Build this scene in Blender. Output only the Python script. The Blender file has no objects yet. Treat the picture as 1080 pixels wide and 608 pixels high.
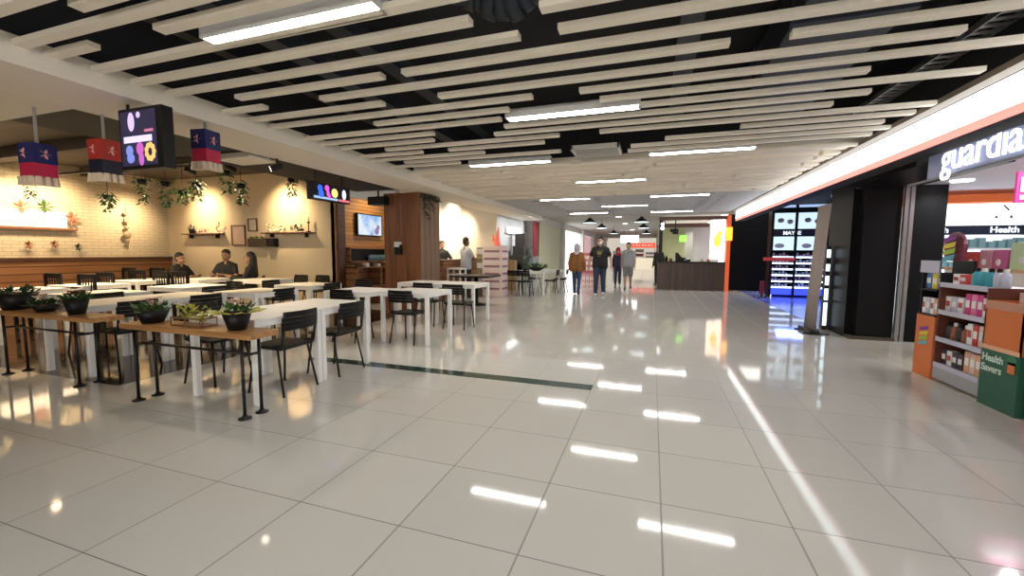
import bpy, bmesh, math, random
from mathutils import Vector, Matrix
random.seed(7)
SC = bpy.context.scene
COL = SC.collection
PI = math.pi

# ------------------------------------------------------------------ camera
F_PX = 440.7
YAW, PITCH, ROLL, CAM_H = -0.3222, -0.0855, 0.005, 1.3164
def cam_axes():
    cy, sy, cp, sp = math.cos(YAW), math.sin(YAW), math.cos(PITCH), math.sin(PITCH)
    f = Vector((sy*cp, cy*cp, sp)); r = Vector((cy, -sy, 0)); u = r.cross(f)
    c, s = math.cos(ROLL), math.sin(ROLL)
    return r*c + u*s, u*c - r*s, f
cam_d = bpy.data.cameras.new('camera'); cam = bpy.data.objects.new('camera', cam_d); COL.objects.link(cam)
R_, U_, F_ = cam_axes()
cam.matrix_world = Matrix(((R_.x, U_.x, -F_.x, 0), (R_.y, U_.y, -F_.y, 0), (R_.z, U_.z, -F_.z, CAM_H), (0, 0, 0, 1)))
cam_d.sensor_width = 36; cam_d.lens = F_PX/1080*36; cam_d.clip_start = .05; cam_d.clip_end = 200
SC.camera = cam

# ------------------------------------------------------------------ light, exposure
EXPOSURE = 0.2
TUBE = 31.0          # ceiling tube diffusers
FASCIA_WHITE = 3.2
SPOT_W = 125.0        # warm track spots
SHOP_W = 42.0
SC.view_settings.view_transform = 'Standard'
SC.view_settings.look = 'None'
SC.view_settings.exposure = EXPOSURE
SC.view_settings.gamma = 1
SC.view_settings.use_curve_mapping = False
cy = SC.cycles
cy.use_denoising = True
try: cy.denoiser = 'OPENIMAGEDENOISE'
except Exception: pass
cy.max_bounces = 6; cy.diffuse_bounces = 3; cy.glossy_bounces = 3; cy.transmission_bounces = 3; cy.transparent_max_bounces = 4
cy.caustics_reflective = False; cy.caustics_refractive = False
cy.sample_clamp_indirect = 6.0
w = bpy.data.worlds.new('world'); SC.world = w; w.use_nodes = True
w.node_tree.nodes['Background'].inputs[0].default_value = (1, .96, .89, 1)
w.node_tree.nodes['Background'].inputs[1].default_value = 3.0  # added fill from the open end behind the camera, brightens the ceiling

def area(name, loc, size, power, color=(1, 1, 1), rot=(0, 0, 0), sy=None):
    l = bpy.data.lights.new(name, 'AREA'); l.energy = power; l.color = color
    l.shape = 'RECTANGLE'; l.size = size; l.size_y = sy or size
    o = bpy.data.objects.new(name, l); o.location = loc; o.rotation_euler = rot; COL.objects.link(o); return o
def spot(name, loc, target, power, color, angle=70, blend=1.0, rad=.04):
    l = bpy.data.lights.new(name, 'SPOT'); l.energy = power; l.color = color
    l.spot_size = math.radians(angle); l.spot_blend = blend; l.shadow_soft_size = rad
    o = bpy.data.objects.new(name, l); o.location = loc
    o.rotation_euler = (Vector(target) - Vector(loc)).to_track_quat('-Z', 'Y').to_euler(); COL.objects.link(o); return o
WARM = (1, .74, .42)

def down(name, loc, power, color, angle=140): return spot(name, loc, (loc[0], loc[1], 0), power, color, angle, 1, .05)
for x, y in ((-10.6, 5.0), (-9.2, 5.0), (-7.8, 5.0), (-6.6, 5.0), (-5.9, 4.2), (-5.9, 6.6), (-8.6, 3.6), (-10.2, 3.6)): down('table_spot', (x, y, 2.62), 170, WARM)
for y in (2.9, 3.9, 5.4, 7.0): spot('front_table_spot', (-4.7, y, 2.46), (-3.7, y, .74), 55, (1, .88, .7), 80, 1)
for y in (10.4, 12.2): down('table_spot', (-5.2, y, 2.5), 60, (1, .84, .6))
for x, y in ((3.9, 5.9), (4.35, 5.3), (4.7, 7.3), (3.95, 7.4), (4.9, 4.5), (3.5, 4.6), (4.6, 2.5), (6.3, 4.5), (6.3, 7)): down('pharmacy_spot', (x, y, 2.28), SHOP_W, (.93, .96, 1), 160)
for x in (.8, 1.7): down('kiosk_spot', (x, 17.3, 2.4), 45, (1, .93, .75))
for x, y in ((3.7, 13.2), (4.5, 13.6), (4.2, 11)): down('cosmetics_spot', (x, y, 2.7), 30, (.55, .65, 1))
for y in (18.5, 23, 28, 34, 40): down('far_spot', (-1.7, y, 2.8), 95, (1, .96, .9), 150)
for y in (13.9, 15.2, 16.3): spot('white_wall_spot', (-3.75, y, 2.5), (-5, y, 1.5), 55, (.92, .95, 1), 110, 1)

# ------------------------------------------------------------------ materials
MATS = {}
def nodes(m):
    m.use_nodes = True; nt = m.node_tree; return nt, nt.nodes, nt.links, nt.nodes['Principled BSDF']
def mat(name, color, rough=.5, metal=0, emit=None, strength=0, noise=.06, nscale=14, alpha=1, spec=None):
    if name in MATS: return MATS[name]
    m = bpy.data.materials.new(name); nt, N, L, b = nodes(m)
    if len(color) == 3: color = (*color, 1)
    b.inputs['Roughness'].default_value = rough; b.inputs['Metallic'].default_value = metal
    b.inputs['Base Color'].default_value = color
    if noise:
        tc = N.new('ShaderNodeTexCoord'); nz = N.new('ShaderNodeTexNoise'); nz.inputs['Scale'].default_value = nscale
        nz.inputs['Detail'].default_value = 3
        L.new(tc.outputs['Object'], nz.inputs['Vector'])
        mx = N.new('ShaderNodeMix'); mx.data_type = 'RGBA'
        mx.inputs[6].default_value = tuple(max(0, c*(1-noise)) for c in color[:3]) + (1,)
        mx.inputs[7].default_value = tuple(min(1, c*(1+noise)) for c in color[:3]) + (1,)
        L.new(nz.outputs['Fac'], mx.inputs[0]); L.new(mx.outputs[2], b.inputs['Base Color'])
    if emit:
        b.inputs['Emission Color'].default_value = (*emit, 1); b.inputs['Emission Strength'].default_value = strength
    if spec is not None: b.inputs['Specular IOR Level'].default_value = spec
    if alpha < 1: b.inputs['Alpha'].default_value = alpha
    MATS[name] = m; return m
def wood(name, c1, c2, axis='X', scale=6, rough=.35, plank=0):
    if name in MATS: return MATS[name]
    m = bpy.data.materials.new(name); nt, N, L, b = nodes(m)
    tc = N.new('ShaderNodeTexCoord'); mp = N.new('ShaderNodeMapping')
    s = [scale*2.5]*3; s['XYZ'.index(axis)] = scale*.12
    mp.inputs['Scale'].default_value = s; L.new(tc.outputs['Object'], mp.inputs['Vector'])
    nz = N.new('ShaderNodeTexNoise'); nz.inputs['Scale'].default_value = 1.6; nz.inputs['Detail'].default_value = 5; nz.inputs['Distortion'].default_value = .4
    L.new(mp.outputs['Vector'], nz.inputs['Vector'])
    cr = N.new('ShaderNodeValToRGB'); cr.color_ramp.elements[0].position = .33; cr.color_ramp.elements[1].position = .7
    cr.color_ramp.elements[0].color = (*c1, 1); cr.color_ramp.elements[1].color = (*c2, 1)
    L.new(nz.outputs['Fac'], cr.inputs['Fac']); out = cr.outputs['Color']
    if plank:
        sx = N.new('ShaderNodeSeparateXYZ'); L.new(tc.outputs['Object'], sx.inputs[0])
        a = 'Z' if axis != 'Z' else 'Y'
        mm = N.new('ShaderNodeMath'); mm.operation = 'PINGPONG'; mm.inputs[1].default_value = plank/2; L.new(sx.outputs[a], mm.inputs[0])
        lt = N.new('ShaderNodeMath'); lt.operation = 'LESS_THAN'; lt.inputs[1].default_value = plank*.06; L.new(mm.outputs[0], lt.inputs[0])
        mx = N.new('ShaderNodeMix'); mx.data_type = 'RGBA'; mx.inputs[7].default_value = tuple(c*.25 for c in c1) + (1,)
        L.new(lt.outputs[0], mx.inputs[0]); L.new(out, mx.inputs[6]); out = mx.outputs[2]
    L.new(out, b.inputs['Base Color']); b.inputs['Roughness'].default_value = rough
    MATS[name] = m; return m
def tile_mat(name, base, seam_a, seam_b, size, ox, oy, rough=.07, wa=.007, wb=.004, var=.05, coat=0):
    m = bpy.data.materials.new(name); nt, N, L, b = nodes(m)
    tc = N.new('ShaderNodeTexCoord'); sx = N.new('ShaderNodeSeparateXYZ'); L.new(tc.outputs['Object'], sx.inputs[0])
    def M(op, a, b_=None, c=None):
        n = N.new('ShaderNodeMath'); n.operation = op
        for i, v in enumerate((a, b_, c)):
            if v is None: continue
            if isinstance(v, (int, float)): n.inputs[i].default_value = v
            else: L.new(v, n.inputs[i])
        return n.outputs[0]
    u = M('DIVIDE', M('SUBTRACT', sx.outputs['X'], ox), size); v = M('DIVIDE', M('SUBTRACT', sx.outputs['Y'], oy), size)
    du = M('PINGPONG', u, .5); dv = M('PINGPONG', v, .5)
    lu = M('LESS_THAN', du, wa/2/size); lv = M('LESS_THAN', dv, wb/2/size)
    cx = N.new('ShaderNodeCombineXYZ'); L.new(M('FLOOR', u), cx.inputs[0]); L.new(M('FLOOR', v), cx.inputs[1])
    wn = N.new('ShaderNodeTexWhiteNoise'); wn.noise_dimensions = '2D'; L.new(cx.outputs[0], wn.inputs['Vector'])
    nz = N.new('ShaderNodeTexNoise'); nz.inputs['Scale'].default_value = 2.2; nz.inputs['Detail'].default_value = 6; L.new(tc.outputs['Object'], nz.inputs['Vector'])
    f = M('ADD', M('MULTIPLY', wn.outputs['Value'], .5), M('MULTIPLY', nz.outputs['Fac'], .5))
    def mix(fac, a, b_):
        n = N.new('ShaderNodeMix'); n.data_type = 'RGBA'; L.new(fac, n.inputs[0])
        for i, x in ((6, a), (7, b_)):
            if isinstance(x, tuple): n.inputs[i].default_value = (*x, 1)
            else: L.new(x, n.inputs[i])
        return n.outputs[2]
    c = mix(f, tuple(k*(1-var) for k in base), tuple(min(1, k*(1+var)) for k in base))
    c = mix(lu, c, seam_a); c = mix(lv, c, seam_b)
    L.new(c, b.inputs['Base Color'])
    rr = M('ADD', M('MULTIPLY', nz.outputs['Fac'], rough*.6), rough*.7); L.new(M('ADD', rr, M('MULTIPLY', M('MAXIMUM', lu, lv), .3)), b.inputs['Roughness'])
    return m
def brick_mat(name, c, mortar):
    m = bpy.data.materials.new(name); nt, N, L, b = nodes(m)
    tc = N.new('ShaderNodeTexCoord'); mp = N.new('ShaderNodeMapping'); mp.inputs['Rotation'].default_value = (PI/2, 0, PI/2)
    sx = N.new('ShaderNodeSeparateXYZ'); cx = N.new('ShaderNodeCombineXYZ'); L.new(tc.outputs['Object'], sx.inputs[0])
    L.new(sx.outputs['Y'], cx.inputs[0]); L.new(sx.outputs['Z'], cx.inputs[1])
    br = N.new('ShaderNodeTexBrick'); br.inputs['Scale'].default_value = 1; br.inputs['Brick Width'].default_value = .24; br.inputs['Row Height'].default_value = .075; br.inputs['Mortar Size'].default_value = .006
    br.inputs['Color1'].default_value = (*c, 1); br.inputs['Color2'].default_value = tuple(k*.93 for k in c) + (1,); br.inputs['Mortar'].default_value = (*mortar, 1)
    L.new(cx.outputs[0], br.inputs['Vector']); L.new(br.outputs['Color'], b.inputs['Base Color']); b.inputs['Roughness'].default_value = .7
    bp = N.new('ShaderNodeBump'); bp.inputs['Strength'].default_value = .4; bp.inputs['Distance'].default_value = .01; bp.invert = True
    L.new(br.outputs['Fac'], bp.inputs['Height']); L.new(bp.outputs['Normal'], b.inputs['Normal'])
    return m

WHITE = mat('white_laminate', (.88, .87, .85), .35)
WHITE_WALL = mat('white_paint', (.74, .74, .73), .7, noise=.03, nscale=3)
CREAM_WALL = mat('cream_paint', (.78, .64, .44), .7, noise=.03, nscale=3)
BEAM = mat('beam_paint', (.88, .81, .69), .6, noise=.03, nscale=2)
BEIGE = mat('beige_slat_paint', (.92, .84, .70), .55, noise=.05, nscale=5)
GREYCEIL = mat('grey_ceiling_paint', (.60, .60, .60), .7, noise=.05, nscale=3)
VOID = mat('void_black', (.008, .008, .010), .8)
DUCT = mat('dark_duct', (.035, .042, .055), .4, .3)
CHARCOAL = mat('charcoal_paint', (.012, .012, .013), .7)
BROWNCEIL = mat('brown_ceiling_paint', (.085, .065, .052), .7)
BLACK = mat('black_plastic', (.006, .006, .0065), .42, spec=.25)
BLACKM = mat('black_metal', (.012, .012, .013), .35, .4)
BLACKWALL = mat('black_panel', (.006, .0065, .008), .35, spec=.1, noise=.1, nscale=2)
GREYM = mat('brushed_grey_metal', (.42, .41, .40), .35, .7)
STEEL = mat('steel', (.55, .55, .55), .3, .9)
TUBEM = mat('tube_diffuser', (1, 1, 1), .4, emit=(1, .97, .92), strength=TUBE, noise=0)
ORANGE = mat('orange_board', (.62, .16, .035), .45)
GREEN = mat('green_board', (.015, .10, .06), .45)
PINK = mat('pink_board', (.75, .12, .30), .45)
REDM = mat('red_board', (.24, .012, .02), .5)
TERRA = mat('terracotta', (.30, .10, .05), .6)
WHITECARD = mat('white_card', (.82, .82, .82), .5)
LIGHTWHITE = mat('lit_white_panel', (.9, .9, .9), .5, emit=(1, 1, 1), strength=1.5, noise=0)
LEAF = mat('leaf_green', (.05, .13, .03), .5, noise=.4, nscale=9)
LEAFD = mat('dark_leaf_green', (.02, .06, .022), .5, noise=.4, nscale=9)
LEAFY = mat('yellow_green_leaf', (.36, .34, .05), .5, noise=.3, nscale=9)
PETALP = mat('pale_pink_petal', (.75, .52, .46), .6)
PETALR = mat('red_petal', (.25, .02, .04), .6)
PETALW = mat('white_petal', (.8, .75, .66), .6)
WOODT = wood('oak_board', (.32, .15, .05), (.52, .28, .11), 'X', 6, .3)
WOODP = wood('honey_panel', (.42, .20, .07), (.66, .38, .15), 'Y', 5, .4, plank=.09)
WOODR = wood('red_brown_pillar', (.15, .05, .022), (.29, .115, .05), 'Z', 4, .4)
WOODG = wood('weathered_pillar', (.16, .085, .042), (.28, .16, .09), 'Z', 4, .5)
WOODD = wood('dark_walnut', (.04, .022, .015), (.09, .052, .034), 'Z', 4, .45)
WOODW = wood('wainscot_wood', (.22, .09, .035), (.38, .18, .08), 'Y', 4, .4, plank=.16)
WOODK = wood('dark_edge_wood', (.07, .028, .015), (.12, .05, .028), 'Y', 4, .4)

# ------------------------------------------------------------------ mesh helpers
class MB:
    def __init__(s): s.bm = bmesh.new()
    def _v(s, pts): return [s.bm.verts.new(p) for p in pts]
    def box(s, x0, x1, y0, y1, z0, z1, bev=0):
        b = bmesh.new()
        r = bmesh.ops.create_cube(b, size=1)
        bmesh.ops.scale(b, vec=(abs(x1-x0), abs(y1-y0), abs(z1-z0)), verts=b.verts)
        bmesh.ops.translate(b, vec=((x0+x1)/2, (y0+y1)/2, (z0+z1)/2), verts=b.verts)
        if bev: bmesh.ops.bevel(b, geom=list(b.edges), offset=bev, segments=2, affect='EDGES', profile=.5)
        s._merge(b); return s
    def _merge(s, b, M=None):
        if M is not None: bmesh.ops.transform(b, matrix=M, verts=b.verts)
        me = bpy.data.meshes.new('tmp'); b.to_mesh(me); b.free(); s.bm.from_mesh(me); bpy.data.meshes.remove(me)
    def tube(s, p0, p1, r, r1=None, seg=10):
        p0, p1 = Vector(p0), Vector(p1); d = p1-p0
        b = bmesh.new()
        bmesh.ops.create_cone(b, cap_ends=True, segments=seg, radius1=r, radius2=r if r1 is None else r1, depth=d.length)
        M = Matrix.Translation((p0+p1)/2) @ d.to_track_quat('Z', 'Y').to_matrix().to_4x4()
        s._merge(b, M); return s
    def path(s, pts, r, seg=8):
        for a, b in zip(pts, pts[1:]): s.tube(a, b, r, seg=seg)
        for p in pts[1:-1]: s.ball(p, r, seg)
        return s
    def ball(s, c, r, seg=12, sc=(1, 1, 1)):
        b = bmesh.new(); bmesh.ops.create_uvsphere(b, u_segments=seg, v_segments=max(6, seg*2//3), radius=r)
        s._merge(b, Matrix.Translation(c) @ Matrix.Diagonal((*sc, 1))); return s
    def lathe(s, prof, c=(0, 0, 0), seg=20, sx=1, sy=1):
        rings = []
        for r, z in prof:
            rings.append([s.bm.verts.new((c[0]+sx*r*math.cos(2*PI*k/seg), c[1]+sy*r*math.sin(2*PI*k/seg), c[2]+z)) for k in range(seg)])
        for a, b in zip(rings, rings[1:]):
            for k in range(seg): s.bm.faces.new((a[k], a[(k+1) % seg], b[(k+1) % seg], b[k]))
        s.bm.faces.new(list(reversed(rings[0]))); s.bm.faces.new(rings[-1]); return s
    def prism(s, pts, y0, y1):
        """polygon in x,z extruded along y"""
        a = s._v([(x, y0, z) for x, z in pts]); b = s._v([(x, y1, z) for x, z in pts]); n = len(pts)
        s.bm.faces.new(a); s.bm.faces.new(list(reversed(b)))
        for k in range(n): s.bm.faces.new((a[k], b[k], b[(k+1) % n], a[(k+1) % n]))
        return s
    def quad(s, *pts): s.bm.faces.new(s._v(pts)); return s
    def leaf(s, p, d, size, width=.45):
        p, d = Vector(p), Vector(d).normalized(); up = Vector((0, 0, 1)) if abs(d.z) < .9 else Vector((1, 0, 0))
        sd = d.cross(up).normalized()*size*width/2; n = sd.cross(d).normalized()*size*.08
        v = s._v([p, p+d*size*.5+sd-n, p+d*size, p+d*size*.5-sd-n]); m = s.bm.verts.new(p+d*size*.5+n)
        for k in range(4): s.bm.faces.new((v[k], v[(k+1) % 4], m))
        return s
    def build(s, name, m, parent=None, smooth=False, M=None):
        if M is not None: bmesh.ops.transform(s.bm, matrix=M, verts=s.bm.verts)
        bmesh.ops.recalc_face_normals(s.bm, faces=s.bm.faces)
        me = bpy.data.meshes.new(name); s.bm.to_mesh(me); s.bm.free()
        if smooth:
            for p in me.polygons: p.use_smooth = True
        me.materials.append(m)
        o = bpy.data.objects.new(name, me); COL.objects.link(o)
        if parent: o.parent = parent
        return o
def tag(o, label, cat, group=None, kind=None):
    if label: o['label'] = label
    if cat: o['category'] = cat
    if group: o['group'] = group
    if kind: o['kind'] = kind
    return o
def thing(name, label, cat, loc=(0, 0, 0), rz=0, group=None):
    o = bpy.data.objects.new(name, None); COL.objects.link(o); o.empty_display_size = .1
    o.location = loc; o.rotation_euler = (0, 0, rz); return tag(o, label, cat, group)
def struct(mb, name, m, label=None, parent=None):
    o = mb.build(name, m, parent)
    if not parent: tag(o, label, None, kind='structure')
    return o
def kids(o): return [c for c in COL.objects if c.parent == o]
KID = {}
def copy_tree(src, parent=None):
    c = src.copy(); COL.objects.link(c); c.parent = parent
    if src not in KID: KID[src] = kids(src)
    KID[c] = []
    for ch in KID[src]: KID[c].append(copy_tree(ch, c))
    return c
PROTO = {}
def place(kind, maker, label, cat, loc, rz=0, group=None):
    if kind not in PROTO:
        o = maker(); PROTO[kind] = o
    else: o = copy_tree(PROTO[kind])
    o.location = loc; o.rotation_euler = (0, 0, rz)
    for k in ('group',):
        if k in o: del o[k]
    return tag(o, label, cat, group)
def rooted(name):
    o = bpy.data.objects.new(name, None); COL.objects.link(o); o.empty_display_size = .1; return o
def text(name, body, m, parent, loc, rot, size, extrude=.01, offset=0, align='LEFT'):
    cu = bpy.data.curves.new(name, 'FONT'); cu.body = body; cu.size = size; cu.extrude = extrude; cu.offset = offset; cu.align_x = align
    t = bpy.data.objects.new('tmp_text', cu); COL.objects.link(t)
    dg = bpy.context.evaluated_depsgraph_get(); me = bpy.data.meshes.new_from_object(t.evaluated_get(dg))
    bpy.data.objects.remove(t); bpy.data.curves.remove(cu)
    me.name = name; me.materials.clear(); me.materials.append(m)
    o = bpy.data.objects.new(name, me); COL.objects.link(o); o.location = loc; o.rotation_euler = rot
    if parent: o.parent = parent
    return o
FACE_NY = (PI/2, 0, 0)            # readable from -Y
FACE_NX = (PI/2, 0, -PI/2)        # readable from -X (text runs towards -Y)
FACE_PX = (PI/2, 0, PI/2)         # readable from +X

# ------------------------------------------------------------------ the setting
FLOOR = tile_mat('polished_tile', (.60, .575, .53), (.27, .25, .225), (.13, .12, .11), .6, .0846, .438, .06, .009, .005)
DARKFLOOR = tile_mat('dark_brown_tile', (.045, .034, .028), (.02, .016, .013), (.02, .016, .013), .6, .0846, .438, .08)
struct(MB().box(-16, 9, -7, 50, -.1, 0), 'floor', FLOOR, 'polished pale grey tiled floor with dark seams')
struct(MB().prism([(-12.5, 0), (-4.9, 0), (-4.9, .002), (-12.5, .002)], 2.55, 7.9), 'floor_restaurant', DARKFLOOR, 'dark brown glossy tiled floor of the eatery')
struct(MB().box(-3.95, -.515, 3.95, 4.11, 0, .002), 'trim_1', mat('green_stone', (.02, .055, .045), .12, noise=.4, nscale=60), 'dark green stone strip inlaid in the pale floor')
struct(MB().box(-3.95, -.515, 4.113, 4.99, 0, .0012), 'floor_band', tile_mat('paler_tile', (.66, .64, .60), (.3, .28, .26), (.2, .19, .18), .6, .0846, .39, .05), 'paler tile band behind the green strip')
struct(MB().box(2.8, 9, -4, 9, 0, .003), 'floor_shop', tile_mat('shop_cream_tile', (.62, .56, .47), (.4, .36, .3), (.4, .36, .3), .6, 0, 0, .12), 'cream floor of the pharmacy')
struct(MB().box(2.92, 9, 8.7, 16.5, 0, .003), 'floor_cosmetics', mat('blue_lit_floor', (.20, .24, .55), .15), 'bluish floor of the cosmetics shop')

# ceiling void
v = MB()
v.box(-4.4, 3.4, -5, 6.6, 3.55, 3.6)
struct(v, 'ceiling_void', VOID, 'black ceiling void above the slats')
struct(MB().box(-4.08, -4.03, -5, 6.6, 2.66, 3.55), 'wall_void_left', VOID)
struct(MB().box(2.52, 2.57, -5, 6.6, 2.66, 3.55), 'wall_void_right', VOID)
struct(MB().box(-4.03, 2.52, 6.6, 6.65, 2.72, 3.55), 'wall_void_back', VOID)
# closed slatted ceiling further on
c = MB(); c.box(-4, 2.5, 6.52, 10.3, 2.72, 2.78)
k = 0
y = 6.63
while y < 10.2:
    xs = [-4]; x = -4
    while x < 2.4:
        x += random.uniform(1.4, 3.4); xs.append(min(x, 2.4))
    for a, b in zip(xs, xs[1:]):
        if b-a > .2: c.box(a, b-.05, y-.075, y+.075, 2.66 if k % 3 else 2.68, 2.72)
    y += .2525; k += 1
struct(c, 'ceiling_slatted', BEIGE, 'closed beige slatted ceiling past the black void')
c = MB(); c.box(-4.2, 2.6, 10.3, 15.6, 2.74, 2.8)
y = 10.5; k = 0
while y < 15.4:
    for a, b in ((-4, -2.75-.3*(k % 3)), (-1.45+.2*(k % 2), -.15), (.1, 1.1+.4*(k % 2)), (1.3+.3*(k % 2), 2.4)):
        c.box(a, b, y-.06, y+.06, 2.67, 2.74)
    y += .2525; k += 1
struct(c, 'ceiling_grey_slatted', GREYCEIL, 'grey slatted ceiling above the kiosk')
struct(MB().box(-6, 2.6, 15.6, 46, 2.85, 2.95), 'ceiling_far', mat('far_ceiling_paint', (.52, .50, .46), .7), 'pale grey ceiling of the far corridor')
struct(MB().box(-4.2, 2.6, 15.55, 15.7, 2.62, 2.85), 'trim_2', mat('pale_bulkhead', (.6, .57, .52), .6), 'pale ceiling bulkhead in front of the kiosk')
# left beam and soffit
b = MB()
b.box(-4.78, -4.0, -5, 15.6, 2.53, 2.72)
struct(b, 'ceiling_beam', BEAM, 'long white ceiling beam above the eatery front')
struct(MB().box(-12.5, -4.785, -3, 2.33, 2.53, 2.72), 'ceiling_soffit', BEAM, 'cream lowered ceiling at the near left')
struct(MB().box(-6.0, -4.79, 2.34, 7.5, 2.58, 2.72), 'ceiling_bulkhead', CHARCOAL, 'black bulkhead behind the white beam')
struct(MB().box(-12.6, -4.0, 2.34, 16, 3.2, 3.25), 'ceiling_restaurant', BROWNCEIL, 'dark brown open ceiling of the eatery')
# right soffit strip beside the fascia
struct(MB().box(2.38, 2.485, -5, 15.4, 2.65, 2.7), 'ceiling_edge_right', mat('tan_edge', (.30, .24, .19), .6), 'tan ceiling edge above the lit fascia')
# restaurant walls
struct(MB().box(-12.65, -12.5, -3, 8.05, 0, 3.2), 'wall_left', brick_mat('white_brick', (.76, .65, .48), (.52, .43, .30)), 'white painted brick wall of the eatery')
struct(MB().box(-12.5, -12.42, -3, 7.9, 0, 1.08), 'wainscot_left', WOODW)
struct(MB().box(-12.5, -12.39, -3, 7.9, 1.08, 1.15), 'trim_3', WOODK, 'dark rail on the wood wainscot')
struct(MB().box(-12.5, -6.95, 7.9, 8.05, 0, 3.2), 'wall_back', CREAM_WALL, 'cream back wall of the eatery')
struct(MB().box(-7.05, -6.92, 7.9, 10.6, 0, 2.62), 'wall_panelled', WOODP, 'honey wood panelling behind the television')
struct(MB().box(-6.92, -6.84, 7.9, 8.13, 0, 2.6), 'trim_4', WOODK, 'dark upright beside the wood panelling')
struct(MB().box(-7.05, -6.9, 10.6, 10.7, 0, 3.2), 'wall_side', WOODR)
struct(MB().box(-12.6, -4.2, -3.2, -3.05, 0, 3.2), 'light_block_behind_left', CREAM_WALL)  # unseen wall added to keep world light off the near-left floor
struct(MB().box(2.6, 9.1, -4.2, -4.05, 0, 3.2), 'wall_behind_right', WHITE_WALL)
# second eatery
struct(MB().box(-6.45, -6.3, 9.6, 13.4, 0, 3.2), 'wall_second_eatery', mat('warm_white_paint', (.80, .74, .64), .7), 'warm white wall of the second eatery')
struct(MB().box(-6.3, -5.0, 13.3, 13.45, 0, 3.2), 'wall_divider', MATS['warm_white_paint'])
struct(MB().box(-5.15, -5.0, 13.45, 17.2, 0, 2.72), 'wall_left_white', WHITE_WALL, 'white wall behind the far tables')
struct(MB().box(-5.1, -4.62, 16.95, 17.5, 0, 2.72), 'wall_pier', WHITE_WALL, 'white pier beside the red banner')
struct(MB().box(-4.75, -4.6, 17.5, 21.7, 0, 2.55), 'wall_yellow', mat('yellow_green_paint', (.74, .74, .54), .6), 'pale yellow green panel wall')
struct(MB().box(-4.75, -4.55, 17.5, 46, 2.55, 2.9), 'wall_left_header', WHITE_WALL, 'white header along the far shops')
for i, yy in enumerate((21.7, 28.2, 33.5)):
    struct(MB().box(-4.75, -4.4, yy, yy+.45, 0, 2.85), 'wall_post_%s' % ('near', 'middle', 'far')[i], WHITE_WALL)
struct(MB().box(-4.7, -4.62, 22.2, 28.2, .1, 2.45), 'window_1', LIGHTWHITE, 'bright white shop window on the left')
struct(MB().box(-4.7, -4.62, 28.7, 33.5, 0, 2.5), 'window_2', mat('shop_window_mauve', (.4, .3, .34), .3, emit=(.75, .45, .48), strength=.5), 'mauve lit shop window')
struct(MB().box(-4.7, -4.62, 34, 46, 0, 2.55), 'wall_left_far', mat('far_wall_cream', (.7, .6, .5), .6))
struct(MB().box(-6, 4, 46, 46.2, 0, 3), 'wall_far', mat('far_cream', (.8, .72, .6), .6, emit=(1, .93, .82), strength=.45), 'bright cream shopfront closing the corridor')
struct(MB().box(.35, .5, 18.9, 46, 0, 2.9), 'wall_right_far', WHITE_WALL)
# right side
struct(MB().box(2.52, 3.75, 16.5, 16.65, 0, 2.75), 'wall_black', BLACKWALL, 'glossy black wall beside the kiosk')
struct(MB().box(3.6, 5.6, 14.9, 15.05, 0, 3.6), 'wall_cosmetics', BLACKWALL)
struct(MB().box(2.93, 3.05, 7.9, 8.75, .0, 2.95), 'wall_column', BLACKWALL, 'black wall end between the two shops')
struct(MB().box(3.02, 3.48, 7.75, 7.9, .0, 2.95), 'wall_shop_side', mat('black_satin_panel', (.007, .007, .008), .45, spec=.2), 'black panel facing the pharmacy')
struct(MB().box(2.93, 3.5, 7.7, 7.9, 0, .05), 'baseboard_right', mat('dark_skirting', (.09, .07, .055), .4))
struct(MB().box(3.62, 4.0, 7.75, 7.9, 0, 2.95), 'wall_shop_return', MATS['black_satin_panel'])
struct(MB().box(2.76, 5.6, 8.75, 15, 2.75, 2.85), 'ceiling_cosmetics', CHARCOAL)
struct(MB().box(5.6, 5.7, 8.75, 15, 0, 3.6), 'wall_cosmetics_side', BLACKWALL)
p = MB().box(3.49, 3.535, 7.70, 7.76, 0, 2.95); p.box(3.555, 3.60, 7.70, 7.76, 0, 2.95)
struct(p, 'trim_5', GREYM, 'pair of grey metal door posts')
struct(MB().box(4.0, 9, 9, 9.15, 0, 2.6), 'wall_shop_back', WHITE_WALL, 'white back wall of the pharmacy')
struct(MB().box(3.0, 9, 8.0, 9.0, 2.32, 2.37), 'ceiling_shop_rear', mat('lavender_ceiling', (.72, .76, .92), .6))
struct(MB().box(2.95, 9, -4, 8.0, 2.32, 2.37), 'ceiling_shop', MATS['lavender_ceiling'], 'pale lavender ceiling of the pharmacy')
struct(MB().box(2.78, 3.62, 5.98, 7.69, 2.30, 2.64), 'trim_6', BLACKWALL, 'black bulkhead beside the pharmacy sign')
struct(MB().box(9, 9.1, -4, 9.1, 0, 2.6), 'wall_shop_right', WHITE_WALL)

# fascia
t = thing('lit_fascia', 'long glowing white fascia with a pink lower edge above the right shops', 'fascia', (2.5, 5, 2.34))
MB().box(.01, .24, -10, 10.1, .0, .31).build('fascia_body', VOID, t)
MB().box(-.006, .012, -10, 10.05, .075, .305).build('white_diffuser', mat('fascia_white', (.9, .9, .9), .4, emit=(.86, .96, 1), strength=FASCIA_WHITE, noise=0), t)
MB().box(-.008, .012, -10, 10.05, .005, .075).build('pink_edge', mat('fascia_pink', (.8, .3, .25), .4, emit=(1, .36, .30), strength=.95, noise=0), t)

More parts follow.
